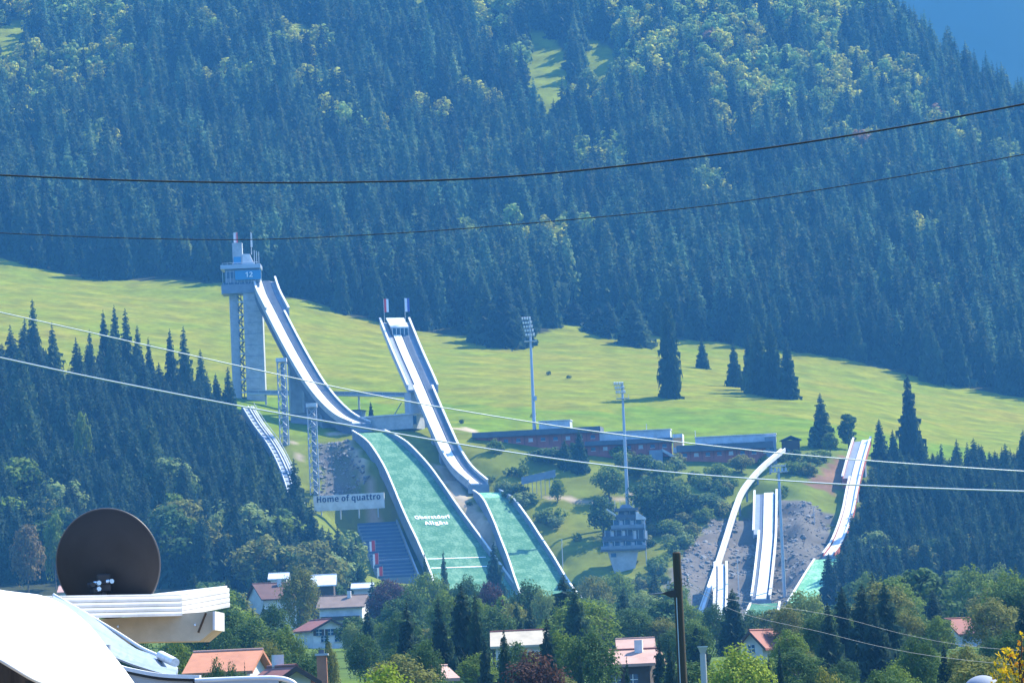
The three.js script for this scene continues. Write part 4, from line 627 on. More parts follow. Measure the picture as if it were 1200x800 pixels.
// ------------------------------------------------------------------ woods and scrub around the jumps
function wood(n, pxr, dr, ok, hr, tones, label, group, leafShare, leafLabel) {
  const put = []; let tries = 0;
  while (put.length < n && tries++ < n * 60) {
    const px = lerp(pxr[0], pxr[1], R()), d = lerp(dr[0], dr[1], R()); if (!ok(px, d)) continue;
    const x = (px - 600) / F * d, z = -d; if (put.some(([a, b]) => (a - x) ** 2 + ((b - z) * 0.55) ** 2 < 17)) continue;
    put.push([x, z]); const y = ground(x, z) - 0.1, h = lerp(hr[0], hr[1], R());
    if (R() < leafShare(px, d)) tree('broadleaf_tree', pick(LEAFY.mid), pick(tones), V(x, y, z), h * 0.72, h * (0.62 + 0.3 * R()), leafLabel, 'tree', group + ', broadleaves');
    else tree('spruce_tree', pick(SPRUCE.mid), pick(needles), V(x, y, z), h, h * (0.95 + 0.35 * R()), label, 'spruce', group);
  }
}
const mixLeaf = [leaves.green, leaves.dark, leaves.olive, leaves.pale];
wood(92, [-25, 440], [1130, 1488], (px, d) => px < (d > 1320 ? 268 + (1455 - d) * 0.40 : 288 + (1455 - d) * 0.46) && d < 1497 - 0.16 * Math.max(0, px - 40) - (Math.abs(px - 70) < 16 ? 45 : 0) && !(px > 405 && d < 1195) && !(px > 345 && d > 1185), [21, 31], mixLeaf, 'dark spruce in the dense wood beside the inclined lift', 'spruces of the wood beside the inclined lift', (px, d) => 0.06 + 0.55 * (1 - sstep(1190, 1300, d)), 'light green broadleaf tree in the wood beside the inclined lift');
wood(70, [945, 1235], [1150, 1462], (px, d) => px > 1024 - (1440 - d) * 0.26 && d > 1150 && d < 1400 + (px - 1000) * 0.32, [13, 23], mixLeaf, 'dark spruce in the dense wood beside the small jumps', 'spruces of the wood beside the small jumps', (px, d) => 0.10 + 0.45 * (1 - sstep(1210, 1320, d)), 'light green broadleaf tree in the wood beside the small jumps');
for (const [px, py, d, w] of [[-8, 392, 1462, 30], [14, 392, 1455, 28], [37, 349, 1470, 28], [28, 372, 1478, 24], [60, 376, 1465, 24], [88, 394, 1470, 24], [104, 385, 1466, 22], [120, 361, 1474, 28], [133, 356, 1476, 26], [146, 360, 1470, 28], [160, 380, 1464, 24], [173, 394, 1470, 20], [198, 384, 1474, 24], [214, 381, 1470, 26], [234, 408, 1462, 24], [252, 436, 1456, 22], [266, 448, 1450, 20]])
  treeAt('spruce_tree', px, py, d, w, 'mid', pick(needles), 'dark spruce in the dense wood beside the inclined lift', 'spruces of the wood beside the inclined lift');
for (const [px, py, d, w] of [[1030, 490, 1440, 24], [1046, 502, 1436, 22], [1078, 509, 1446, 26], [1093, 530, 1440, 22], [1110, 538, 1444, 24], [1130, 552, 1440, 20], [1150, 560, 1440, 20], [1168, 546, 1446, 22], [1182, 552, 1440, 22], [1197, 536, 1446, 24], [1012, 560, 1400, 22]])
  treeAt('spruce_tree', px, py, d, w, 'mid', pick(needles), 'dark spruce in the dense wood beside the small jumps', 'spruces of the wood beside the small jumps');
// the spruces behind them, which read as one mass
{
  const l = [[], [], []];
  for (let d = 1150; d < 1480; d += 5.5) for (let px = -30; px < 1240; px += 17) {
    const q = px + 15 * R(), dd = d + 5 * R(), a = q < (dd > 1320 ? 262 + (1455 - dd) * 0.40 : 284 + (1455 - dd) * 0.46) && dd < 1480 - 0.16 * Math.max(0, q - 40) - (Math.abs(q - 70) < 16 ? 45 : 0) && !(q > 405 && dd < 1210) && !(q > 345 && dd > 1190), b = q > 1030 - (1440 - dd) * 0.26 && dd > 1165 && dd < 1392 + (q - 1000) * 0.32;
    if (!a && !b) continue; const x = (q - 600) / F * dd; l[Math.floor(R() * 3)].push([x, ground(x, -dd), -dd, (a ? 12 : 10) + 9 * R(), 1 + 0.3 * R()]);
  }
  forest('conifer_wood', SPRUCE.mid, soft, l, c => { const v = 0.6 + 0.8 * R(); return c.setRGB(0.040 * v, 0.076 * v, 0.044 * v); }, 'dense dark conifers filling the woods beside the jumps');
}
// stones lying on the rocky slopes
{
  const g = new THREE.IcosahedronGeometry(1, 1), r = rng(9), p = g.attributes.position, seen = new Map(); for (let i = 0; i < p.count; i++) { const k = [p.getX(i), p.getY(i), p.getZ(i)].map(v => v.toFixed(3)).join(); if (!seen.has(k)) seen.set(k, 0.65 + 0.6 * r()); const f = seen.get(k); p.setXYZ(i, p.getX(i) * f, p.getY(i) * f * 0.7, p.getZ(i) * f); } g.computeVertexNormals();
  const m4 = new THREE.Matrix4(), q = new THREE.Quaternion(), put = [], c = new THREE.Color();
  while (put.length < 4200) { const inR = r() < 0.8, px = inR ? lerp(770, 995, r()) : lerp(366, 440, r()), d = inR ? lerp(1225, 1395, r()) : lerp(1405, 1448, r()), x = (px - 600) / F * d, z = -d; if (!inPoly(x, z, inR ? ROCK : SCREE) || noise(x * 0.06, z * 0.06, 2) < -0.22) continue; put.push([x, ground(x, z), z, 0.13 + 0.45 * r() ** 5 * (inR ? 1.6 : 1.2)]); }
  const im = shade(new THREE.InstancedMesh(g, dull(1, 1, 1), put.length)); put.forEach(([x, y, z, s], i) => { q.setFromEuler(new THREE.Euler(r() * 0.6, r() * 6, r() * 0.6)); im.setMatrixAt(i, m4.compose(V(x, y, z), q, V(s * (1 + 0.6 * r()), s, s * (1 + 0.6 * r())))); const v = 0.14 + 0.08 * r(); im.setColorAt(i, c.setRGB(v, v * 0.97, v * 0.92)); });
  im.name = 'scree'; im.userData = { kind: 'stuff', label: 'grey loose stones strewn over the rocky slopes' }; scene.add(im);
}
// trees that can be picked out one by one: [kind, px, top py, distance, width px, detail, tone, label]
const T = [
  ['broadleaf_tree', 642, 522, 1425, 46, 'mid', 'dark', 'dark rounded tree above the viewing platform'], ['spruce_tree', 678, 502, 1418, 24, 'mid', 0, 'dark spruce between the viewing platform and the sheds'], ['spruce_tree', 661, 513, 1420, 20, 'mid', 1, 'lighter spruce beside the viewing platform'], ['broadleaf_tree', 652, 560, 1392, 18, 'mid', 'green', 'small green tree in front of the viewing platform stilts'],
  ['broadleaf_tree', 768, 548, 1372, 58, 'mid', 'dark', 'big dark tree beside the judges tower'], ['broadleaf_tree', 705, 580, 1362, 38, 'mid', 'dark', 'dark leafy tree at the shaded side of the judges tower'], ['broadleaf_tree', 712, 540, 1395, 34, 'mid', 'green', 'green tree below the shed with pale upper storey'], ['broadleaf_tree', 752, 532, 1410, 40, 'mid', 'dark', 'dark spreading tree below the outdoor stairs'], ['broadleaf_tree', 790, 555, 1380, 32, 'mid', 'green', 'sunlit green tree on the scrub slope'], ['broadleaf_tree', 840, 540, 1405, 30, 'mid', 'green', 'light green tree below the long pale roof'], ['broadleaf_tree', 868, 530, 1415, 26, 'mid', 'olive', 'olive tree behind the bend of the curved chute'], ['broadleaf_tree', 815, 575, 1378, 44, 'mid', 'dark', 'dark tree on the scrub slope above the rocks'],
  ['spruce_tree', 578, 634, 1180, 30, 'fine', 0, 'dark spruce standing against the foot of the two landings'], ['spruce_tree', 497, 645, 1190, 13, 'mid', 1, 'thin spiky conifer in front of the wide landing'], ['spruce_tree', 519, 643, 1195, 16, 'mid', 1, 'thin conifer in front of the landing marking lines'], ['spruce_tree', 660, 672, 620, 54, 'fine', 0, 'large dark spruce with hanging branches below the narrower landing'],
  ['broadleaf_tree', 455, 675, 900, 52, 'fine', 'purple', 'dark purple-leaved tree below the seating terrace'], ['broadleaf_tree', 500, 668, 950, 56, 'fine', 'green', 'green tree at the foot of the wide landing'], ['broadleaf_tree', 478, 688, 800, 46, 'fine', 'dark', 'dark green tree next to the purple-leaved one'], ['broadleaf_tree', 573, 678, 760, 40, 'fine', 'purple', 'greyish purple tree below the dark spruce'], ['broadleaf_tree', 548, 672, 900, 40, 'fine', 'dark', 'dark tree between the landing and the purple tree'], ['broadleaf_tree', 617, 678, 800, 50, 'fine', 'dark', 'dark green tree above the bright long roof'], ['broadleaf_tree', 637, 688, 760, 36, 'fine', 'pale', 'pale green tree beside the large hanging spruce'],
  ['spruce_tree', 476, 704, 470, 42, 'fine', 2, 'dark spruce above the yellow-green bush'], ['spruce_tree', 540, 682, 450, 50, 'fine', 2, 'tall dark spruce with ragged top beside the bright long roof'], ['spruce_tree', 520, 725, 430, 40, 'fine', 0, 'lower spruce grown into the tall ragged one'], ['spruce_tree', 567, 742, 400, 22, 'fine', 2, 'slim dark spruce in front of the bright long roof'], ['spruce_tree', 605, 706, 620, 26, 'fine', 1, 'loose-branched conifer over the bright long roof'],
  ['broadleaf_tree', 447, 774, 230, 90, 'fine', 'lime', 'bright yellow-green bush-like tree at the lower edge'], ['broadleaf_tree', 628, 758, 260, 92, 'fine', 'maroon', 'reddish brown tree at the lower edge'], ['broadleaf_tree', 690, 735, 380, 70, 'fine', 'dark', 'dark leafy tree beside the reddish brown one'], ['broadleaf_tree', 600, 748, 420, 46, 'fine', 'dark', 'dark tree under the bright long roof'],
  ['spruce_tree', 772, 744, 360, 26, 'fine', 2, 'dark narrow spruce beside the wooden pole'], ['spruce_tree', 784, 750, 350, 22, 'fine', 2, 'second dark narrow spruce touching the wooden pole'], ['spruce_tree', 679, 755, 330, 16, 'fine', 0, 'slim conifer in front of the dark leafy tree'], ['spruce_tree', 734, 766, 320, 12, 'fine', 0, 'thin dark conifer in front of the red-roofed house with dark wall'], ['spruce_tree', 815, 730, 520, 18, 'fine', 2, 'little dark spruce at the foot of the curved chute'],
  ['broadleaf_tree', 862, 752, 300, 86, 'fine', 'lime', 'yellow-green round tree behind the grey lamp post'], ['spruce_tree', 858, 688, 640, 36, 'fine', 0, 'ragged spruce in front of the smallest white inrun'], ['broadleaf_tree', 838, 705, 720, 40, 'fine', 'dark', 'dark tree beside the ragged spruce'], ['broadleaf_tree', 883, 712, 760, 44, 'fine', 'dark', 'dark green tree below the steep straight inrun'], ['spruce_tree', 901, 764, 330, 10, 'fine', 2, 'thin conifer in front of the white gabled house'], ['spruce_tree', 913, 752, 340, 13, 'fine', 2, 'taller thin conifer in front of the white gabled house'],
  ['broadleaf_tree', 722, 668, 1080, 46, 'fine', 'green', 'green tree on the slope below the judges tower'], ['broadleaf_tree', 752, 690, 900, 52, 'fine', 'pale', 'pale green tree below the judges tower'], ['broadleaf_tree', 700, 700, 860, 50, 'fine', 'green', 'mid green tree beside the hanging spruce'], ['broadleaf_tree', 778, 722, 640, 50, 'fine', 'olive', 'olive tree behind the wooden pole'], ['broadleaf_tree', 712, 720, 700, 34, 'fine', 'purple', 'small purplish tree behind the red-roofed house'],
  ['broadleaf_tree', 942, 688, 620, 56, 'fine', 'pale', 'pale green tree below the short light green landing'], ['broadleaf_tree', 922, 705, 560, 40, 'fine', 'olive', 'olive-brown tree below the rocky slope'], ['spruce_tree', 986, 684, 480, 34, 'fine', 2, 'dark spruce at the edge of the big spruce clump'], ['spruce_tree', 1010, 682, 470, 44, 'fine', 2, 'tallest dark spruce of the big clump'], ['spruce_tree', 1036, 680, 475, 46, 'fine', 0, 'broad dark spruce of the big clump'], ['spruce_tree', 1024, 705, 450, 40, 'fine', 2, 'lower dark spruce in the middle of the big clump'],
  ['broadleaf_tree', 1062, 712, 520, 46, 'fine', 'olive', 'olive tree beside the big spruce clump'], ['spruce_tree', 1093, 690, 640, 38, 'fine', 2, 'dark pointed spruce between the big clump and the house with red roof'], ['broadleaf_tree', 1098, 720, 520, 44, 'fine', 'green', 'green tree hiding part of the house with red roof'], ['spruce_tree', 1106, 752, 330, 26, 'fine', 2, 'small dark spruce above the grey dome'], ['broadleaf_tree', 1135, 660, 760, 66, 'fine', 'green', 'large green tree above the house with red roof'], ['broadleaf_tree', 1172, 658, 800, 44, 'fine', 'pale', 'pale tree behind the large green one'], ['broadleaf_tree', 1165, 698, 500, 74, 'fine', 'olive', 'wide olive green tree behind the autumn leaves'], ['broadleaf_tree', 966, 778, 240, 56, 'fine', 'olive', 'low yellow-green tree top at the foot of the big spruce clump'], ['spruce_tree', 1198, 700, 420, 34, 'fine', 2, 'dark spruce behind the autumn leaves'],
  ['broadleaf_tree', 349, 660, 850, 48, 'fine', 'olive', 'olive brown tree between the white roofs'], ['broadleaf_tree', 318, 705, 640, 46, 'fine', 'dark', 'dark green tree in front of the house with blue-white wall'], ['broadleaf_tree', 335, 730, 520, 44, 'fine', 'green', 'green tree beside the white gabled house'], ['broadleaf_tree', 285, 712, 560, 60, 'fine', 'green', 'green leafy tree behind the orange roof'], ['broadleaf_tree', 262, 735, 500, 44, 'fine', 'dark', 'dark tree behind the orange roof'], ['broadleaf_tree', 310, 745, 420, 44, 'fine', 'olive', 'olive tree at the end of the orange roof'], ['spruce_tree', 430, 712, 640, 24, 'fine', 0, 'slim dark spruce beside the brown-roofed house'], ['broadleaf_tree', 411, 727, 640, 26, 'fine', 'pale', 'pale small tree next to the white gabled house'], ['broadleaf_tree', 385, 752, 420, 22, 'fine', 'olive', 'small olive tree beside the red chimney wall'], ['spruce_tree', 383, 738, 560, 14, 'fine', 1, 'small conifer in front of the white gable'], ['broadleaf_tree', 372, 756, 480, 24, 'fine', 'dark', 'low dark tree under the white gable'], ['broadleaf_tree', 252, 768, 330, 34, 'fine', 'dark', 'dark shrub-like tree in front of the orange roof'], ['broadleaf_tree', 271, 774, 330, 30, 'fine', 'dark', 'low dark tree in front of the middle of the orange roof'], ['spruce_tree', 286, 772, 330, 7, 'fine', 2, 'very thin conifer in front of the orange roof'],
  ['broadleaf_tree', 560, 700, 640, 40, 'fine', 'green', 'green tree between the ragged tall spruce and the greyish purple tree'], ['broadleaf_tree', 520, 690, 700, 46, 'fine', 'green', 'mid green tree behind the ragged tall spruce'], ['broadleaf_tree', 425, 738, 520, 40, 'fine', 'dark', 'dark leafy tree beside the slim spruce near the brown roof'], ['broadleaf_tree', 500, 745, 380, 40, 'fine', 'dark', 'dark low tree between two spruces'], ['broadleaf_tree', 655, 735, 420, 50, 'fine', 'green', 'green tree in front of the large hanging spruce'], ['spruce_tree', 590, 735, 360, 26, 'fine', 0, 'dark spruce before the bright long roof'], ['broadleaf_tree', 800, 700, 800, 44, 'fine', 'green', 'green tree at the foot of the rocky slope'], ['broadleaf_tree', 740, 712, 640, 50, 'fine', 'dark', 'dark tree behind the two pinkish roofs'], ['broadleaf_tree', 695, 672, 1000, 46, 'fine', 'olive', 'olive tree on the slope under the narrower landing'], ['broadleaf_tree', 790, 680, 1050, 44, 'fine', 'green', 'green tree at the lower rim of the rocks'], ['broadleaf_tree', 925, 735, 420, 50, 'fine', 'green', 'green tree before the olive-brown one'], ['broadleaf_tree', 958, 715, 480, 46, 'fine', 'dark', 'dark tree beside the big spruce clump'], ['spruce_tree', 970, 705, 450, 34, 'fine', 0, 'spruce at the inner side of the big clump'], ['broadleaf_tree', 1075, 740, 360, 50, 'fine', 'dark', 'dark tree in front of the big spruce clump'], ['broadleaf_tree', 1130, 752, 330, 60, 'fine', 'olive', 'olive tree below the house with red roof'], ['broadleaf_tree', 1185, 735, 360, 50, 'fine', 'dark', 'dark tree right behind the autumn leaves'], ['broadleaf_tree', 890, 735, 560, 34, 'fine', 'dark', 'dark tree at the gable behind two thin conifers'], ['broadleaf_tree', 1060, 670, 900, 50, 'fine', 'green', 'green tree at the foot of the wood above the spruce clump'], ['broadleaf_tree', 1015, 668, 950, 40, 'fine', 'green', 'leafy tree behind the tallest spruce of the clump'],
  ['spruce_tree', 513, 698, 430, 34, 'fine', 2, 'dark spruce beside the tall ragged one'], ['spruce_tree', 556, 692, 420, 30, 'fine', 0, 'second tall dark spruce above the maroon tree'], ['spruce_tree', 640, 720, 380, 30, 'fine', 2, 'dark spruce hiding the end of the bright long roof'], ['broadleaf_tree', 360, 764, 400, 46, 'fine', 'dark', 'dark green tree beside the stout chimney stack'], ['broadleaf_tree', 152, 735, 420, 64, 'fine', 'dark', 'dark tree showing under the soffit of the canopy'], ['broadleaf_tree', 205, 745, 400, 44, 'fine', 'green', 'green tree between the soffit and the orange roof'], ['broadleaf_tree', 215, 700, 800, 50, 'fine', 'green', 'green tree behind the white canopy'], ['broadleaf_tree', 240, 720, 640, 46, 'fine', 'dark', 'dark tree beside the end of the white canopy'], ['broadleaf_tree', 30, 612, 1130, 40, 'mid', 'brownish', 'brownish tree at the foot of the wood'], ['broadleaf_tree', 200, 575, 1190, 44, 'mid', 'green', 'light green tree above the satellite dish'], ['broadleaf_tree', 62, 600, 1140, 30, 'mid', 'green', 'small green tree beside the brownish one'], ['broadleaf_tree', 95, 480, 1290, 24, 'mid', 'green', 'light green tree among the dark spruces'], ['broadleaf_tree', 236, 560, 1240, 30, 'mid', 'green', 'light green tree at the bright gap of the wood'], ['broadleaf_tree', 252, 600, 1180, 30, 'mid', 'pale', 'pale tree low in the wood'], ['broadleaf_tree', 410, 640, 1160, 34, 'mid', 'dark', 'dark tree in front of the seating terrace'], ['spruce_tree', 395, 612, 1190, 26, 'mid', 0, 'dark spruce in front of the outer end of the seating'], ['spruce_tree', 416, 622, 1180, 20, 'mid', 2, 'spruce covering the corner of the seating'],
];
for (const [k, px, py, d, w, det, tone, l] of T) treeAt(k, px, py, d, w, det, k === 'spruce_tree' ? needles[tone] : leaves[tone], l);
// scrub on the slopes between the jumps
{
  let n = 0, tries = 0; while (n < 190 && tries++ < 9000) {
    const px = lerp(540, 1000, R()), d = lerp(1290, 1440, R()), x = (px - 600) / F * d, z = -d;
    if (noise(x * 0.04, z * 0.03 + 3, 2) < -0.05) continue;
    if (inPoly(x, z, ROCK) && R() < 0.97) continue; if (inPoly(x, z, EARTH)) continue;
    if (DUG.some(q => nearLine(x, z, q.p) < q.hw + 2.5)) continue;
    if (LANES.some(([L]) => L.c.some((c, i) => Math.hypot(c.x - x, c.z - z) < L.w[i] / 2 + 3))) continue;
    if (px < 700 && d > 1385 && R() < 0.55) continue; if (px < 700 && d < 1385) { if (R() < 0.8) continue; }
    if (Math.abs(px - 732) < 34 && d > 1325 && d < 1350) continue; if (px > 640 && px < 700 && d < 1360) continue;
    const y = ground(x, z) - 0.15, h = 1.8 + 3.6 * R(); tree('bush', pick(LEAFY.bush), pick([leaves.green, leaves.dark, leaves.olive, leaves.pale, leaves.green]), V(x, y, z), h, h * (0.8 + 0.6 * R()), 'leafy bush on the scrub slope between the jumps', 'bush', 'bushes on the scrub slope'); n++;
  }
}
// ------------------------------------------------------------------ houses of the town: ridge along the picture or towards it
function house(px, pyEave, d, wpx, wallPx, risePx, o) {
  const S = d / F, c = at(px, pyEave, d), w = wpx * S, rise = risePx * S, dep = o.dep || w * 0.9, g = Math.min(ground(c.x, c.z), c.y - wallPx * S) - 0.5, H = c.y - g, yaw = o.yaw || 0, t = thing('house', o.label, 'house', V(c.x, g, c.z), 'houses of the town');
  const q = new THREE.Matrix4().makeRotationY(yaw).setPosition(c.x, g, c.z), put = geo => boxUV(geo.applyMatrix4(q)), P = (x, y, z) => V(x, y, z).applyMatrix4(q), B = (x, y, z, a, b, e) => { const k = new THREE.BoxGeometry(a, b, e); k.translate(x, y + b / 2, z); return put(k); };
  const over = 0.7, gable = o.gable, rw = gable ? w : dep, rl = gable ? dep : w;      // roof spans rw, runs along rl
  const R3 = (s, y, l) => gable ? P(s, y, l) : P(l, y, s);
  part('wall', B(0, 0, 0, w, H, dep), o.wall || M.plaster, t);
  if (rise > 0.5) for (const s of [-1, 1]) part('gable_wall', prism([R3(-rw / 2, H, s * rl / 2), R3(rw / 2, H, s * rl / 2), R3(0, H + rise, s * rl / 2)], [R3(-rw / 2, H, s * (rl / 2 - 0.3)), R3(rw / 2, H, s * (rl / 2 - 0.3)), R3(0, H + rise, s * (rl / 2 - 0.3))]), o.gableMat || o.wall || M.plaster, t);
  const k = rise / (rw / 2), ro = part('roof', [-1, 1].map(s => { const a = [R3(0, H + rise + 0.05, -rl / 2 - over), R3(0, H + rise + 0.05, rl / 2 + over), R3(s * (rw / 2 + over), H - over * k + 0.05, rl / 2 + over), R3(s * (rw / 2 + over), H - over * k + 0.05, -rl / 2 - over)]; return prism(a, a.map(p => p.clone().add(V(0, 0.3, 0)))); }), o.roof, t);
  part('ridge_cap', bar(R3(0, H + rise + 0.36, -rl / 2 - over), R3(0, H + rise + 0.36, rl / 2 + over), 0.16, 0.16, 6), o.ridge || o.roof, ro);
  for (const s of [-1, 1]) if (gable) { const a = [R3(0, H + rise - 0.1, rl / 2 + over + 0.02), R3(s * (rw / 2 + over), H - over * k - 0.1, rl / 2 + over + 0.02), R3(s * (rw / 2 + over), H - over * k + 0.32, rl / 2 + over + 0.02), R3(0, H + rise + 0.32, rl / 2 + over + 0.02)]; part('barge_board', prism(a, a.map(p => p.clone().add(V(0, 0, 0.1)))), M.timber, ro); }
  if (o.chimney) { const cx = o.chimney * rl * 0.5; const p = R3(rw * 0.1, H + rise * 0.7, cx), cg = bx(p, 0.8, rise * 0.3 + 1.3, 0.8, yaw); const ch = part('chimney', cg, o.chimneyMat || M.plaster, ro); }
  for (const [u, v, a, b, sh] of o.win || []) { const x = u * w, y = H * v; const wn = part('window', B(x, y, dep / 2 + 0.02, a, b, 0.12), M.glass, t); part('window_frame', [B(x, y + b * 0.48, dep / 2 + 0.08, a, 0.08, 0.08), B(x, y, dep / 2 + 0.085, 0.08, b, 0.08)], M.white, wn); part('window_sill', B(x, y - 0.1, dep / 2 + 0.1, a + 0.2, 0.09, 0.25), M.concrete, wn); if (sh) for (const s of [-1, 1]) part('shutter', B(x + s * (a * 0.75), y, dep / 2 + 0.03, a * 0.45, b, 0.06), M.timber, wn); }
  if (o.balcony) { const bl = part('balcony', B(0, H * o.balcony, dep / 2 + 0.7, w * 0.9, 0.9, 1.3), M.timber, t); }
  return t;
}
house(376, 738.5, 800, 42, 20, 10.5, { gable: true, yaw: 0.35, dep: 12, roof: M.tileRed, label: 'white house with gable and dark red roof among the trees', win: [[-0.34, 0.72, 1.1, 1.2, 1], [0, 0.72, 1.1, 1.2, 1], [0.3, 0.72, 1.1, 1.2, 1], [-0.2, 0.4, 1.1, 1.2, 0], [0.2, 0.4, 1.1, 1.2, 0]] });
house(403, 712, 930, 50, 18, 12.5, { dep: 11, roof: M.tileBrown, yaw: -0.1, balcony: 0.62, label: 'house with wide brown roof above the white gabled house', win: [[-0.3, 0.35, 1.2, 1.4, 1], [0, 0.35, 1.2, 1.4, 1], [0.3, 0.35, 1.2, 1.4, 1]], chimney: 0.3 });
house(379, 686, 1010, 25, 16, 11, { dep: 9, roof: M.sheetRoof, label: 'house with bright metal roof under the banner wall', win: [[-0.25, 0.5, 1.2, 1.4], [0.25, 0.5, 1.2, 1.4]], wall: M.timber });
house(318, 702, 960, 40, 14, 17, { gable: false, dep: 11, yaw: 0.4, roof: M.tileDim, label: 'house with dark red roof and blue-white wall behind the olive tree', win: [[-0.3, 0.6, 1.2, 1.3, 1], [0.1, 0.6, 1.2, 1.3, 1]], chimney: 0.4 });
house(327, 679, 1040, 18, 10, 6, { dep: 8, roof: M.sheetRoof, label: 'small pale metal roof showing over the dark red roof', win: [[0, 0.5, 1, 1]] });
house(425, 690, 1020, 20, 8, 5, { dep: 8, roof: M.sheetRoof, label: 'pale roof at the foot of the seating terrace', win: [[0, 0.4, 1, 1]] });
house(268, 788, 390, 66, 12, 21, { dep: 9, yaw: -0.14, roof: M.tileOrange, label: 'house with broad orange roof beside the parasol', win: [[-0.3, 0.4, 1, 1.1]], ridge: M.tilePale });
house(331, 798, 330, 38, 14, 12, { gable: true, yaw: 0.3, dep: 8, roof: M.tileRed, label: 'small house with white gable and brown roof above the curved rail', win: [[-0.1, 0.75, 0.6, 0.7]], chimney: -0.6 });
house(508, 797, 400, 18, 12, 12, { dep: 7, roof: M.tilePale, yaw: 0.3, label: 'pale house roof showing between two dark spruces', win: [[0, 0.4, 1, 1]] });
house(609, 757, 560, 56, 16, 15, { dep: 9, roof: M.tileCream, ridge: M.tileRed, label: 'long house with bright sunlit roof among dark spruces', win: [[-0.35, 0.5, 1.1, 1.2], [-0.1, 0.5, 1.1, 1.2], [0.15, 0.5, 1.1, 1.2], [0.35, 0.5, 1.1, 1.2]] });
house(742, 779, 430, 50, 18, 14, { dep: 8, yaw: -0.15, roof: M.tilePale, ridge: M.tileRed, wall: M.timber, label: 'red-roofed house with dark wall beside the wooden pole', win: [[-0.3, 0.5, 1, 1.1], [0.1, 0.5, 1, 1.1]], chimney: 0.35 });
house(745, 764, 560, 34, 10, 13, { dep: 8, roof: M.tilePale, label: 'low pinkish roof behind the red-roofed house', win: [[0, 0.4, 1, 1]] });
house(896, 756, 560, 28, 14, 15, { gable: true, yaw: -0.45, dep: 9, roof: M.tileRed, label: 'house with white gable behind two thin conifers', win: [[0, 0.7, 0.9, 1]] });
house(1124, 743, 690, 26, 16, 16, { dep: 9, yaw: 0.35, roof: M.tileRed, label: 'white house with pale red roof among big green trees', win: [[-0.1, 0.7, 1, 1.1, 1], [0.3, 0.7, 1, 1.1, 1]] });
house(92, 694, 1060, 40, 8, 7, { dep: 9, roof: M.tilePale, label: 'pale low roof at the foot of the wood behind the dish', win: [[0, 0.4, 1, 1]] });
{ const b = at(378, 800, 380); b.y = ground(b.x, b.z); const top = at(378, 768, 380).y - b.y, t = thing('chimney_stack', 'stout reddish chimney stack with pale cap among the gardens', 'chimney', b); part('stack', bx(b, 0.9, top, 0.9), M.tileOrange, t); part('cap', bx(b.clone().add(V(0, top + 0.004, 0)), 1.2, 0.2, 1.2), M.concrete, t); part('cowl', bx(b.clone().add(V(0, top + 0.21, 0)), 0.5, 0.35, 0.5), M.slate, t); }

// garden trees that fill the town between the houses
{
  const keep = [[353, 727, 400, 752, 800], [376, 697, 432, 716, 930], [366, 671, 394, 684, 1010], [300, 684, 330, 706, 960], [238, 765, 302, 784, 390], [558, 738, 637, 754, 560], [714, 764, 770, 782, 430], [730, 752, 760, 762, 560], [888, 742, 912, 758, 560], [1112, 728, 1136, 750, 690], [416, 610, 490, 676, 1340], [480, 500, 690, 680, 1300], [800, 560, 985, 696, 1230], [312, 784, 348, 800, 330], [402, 762, 424, 774, 520]];
  let n = 0, tries = 0; const put = [];
  while (n < 270 && tries++ < 60000) {
    const d = lerp(270, 1110, Math.pow(R(), 0.75)), px = R() < 0.35 ? lerp(880, 1215, R()) : lerp(200, 1215, R()), x = (px - 600) / F * d, z = -d, g = ground(x, z), sp = R() < 0.3, h = (sp ? 9 + 8 * R() : 6 + 8 * R()) * lerp(0.5, 1, sstep(300, 640, d));
    if (put.some(([a, b]) => (a - x) ** 2 + ((b - z) * 0.3) ** 2 < 22)) continue;
    const [p0, y1] = pix(V(x, g, z)), [, y0] = pix(V(x, g + h, z)), hw = h * 0.36 * F / d;
    if (keep.some(([a, b, c, e, dd]) => d < dd + 6 && p0 + hw > a && p0 - hw < c && y0 < e && y1 > b)) continue;
    if (T.some(t => Math.abs(t[1] - p0) < 10 && d < t[3] && t[3] - d < 400 && y0 < t[2] + 20)) continue;
    if (y0 < 655 || (d < 520 && y0 < 742) || (p0 > 800 && p0 < 985 && y0 < 708) || (p0 > 440 && p0 < 690 && y0 < 672)) continue;
    put.push([x, z]); n++;
    if (sp) tree('spruce_tree', pick(d < 700 ? SPRUCE.fine : SPRUCE.mid), pick(needles), V(x, g - 0.1, z), h, h * (1 + 0.3 * R()), 'dark garden spruce standing between the houses of the town', 'spruce', 'garden spruces of the town');
    else tree('broadleaf_tree', pick(d < 700 ? LEAFY.fine : LEAFY.mid), pick([leaves.green, leaves.dark, leaves.dark, leaves.dark, leaves.olive]), V(x, g - 0.1, z), h, h * (0.9 + 0.5 * R()), 'leafy garden tree standing between the houses of the town', 'tree', 'garden trees of the town');
  }
  console.log('garden trees', n);
}
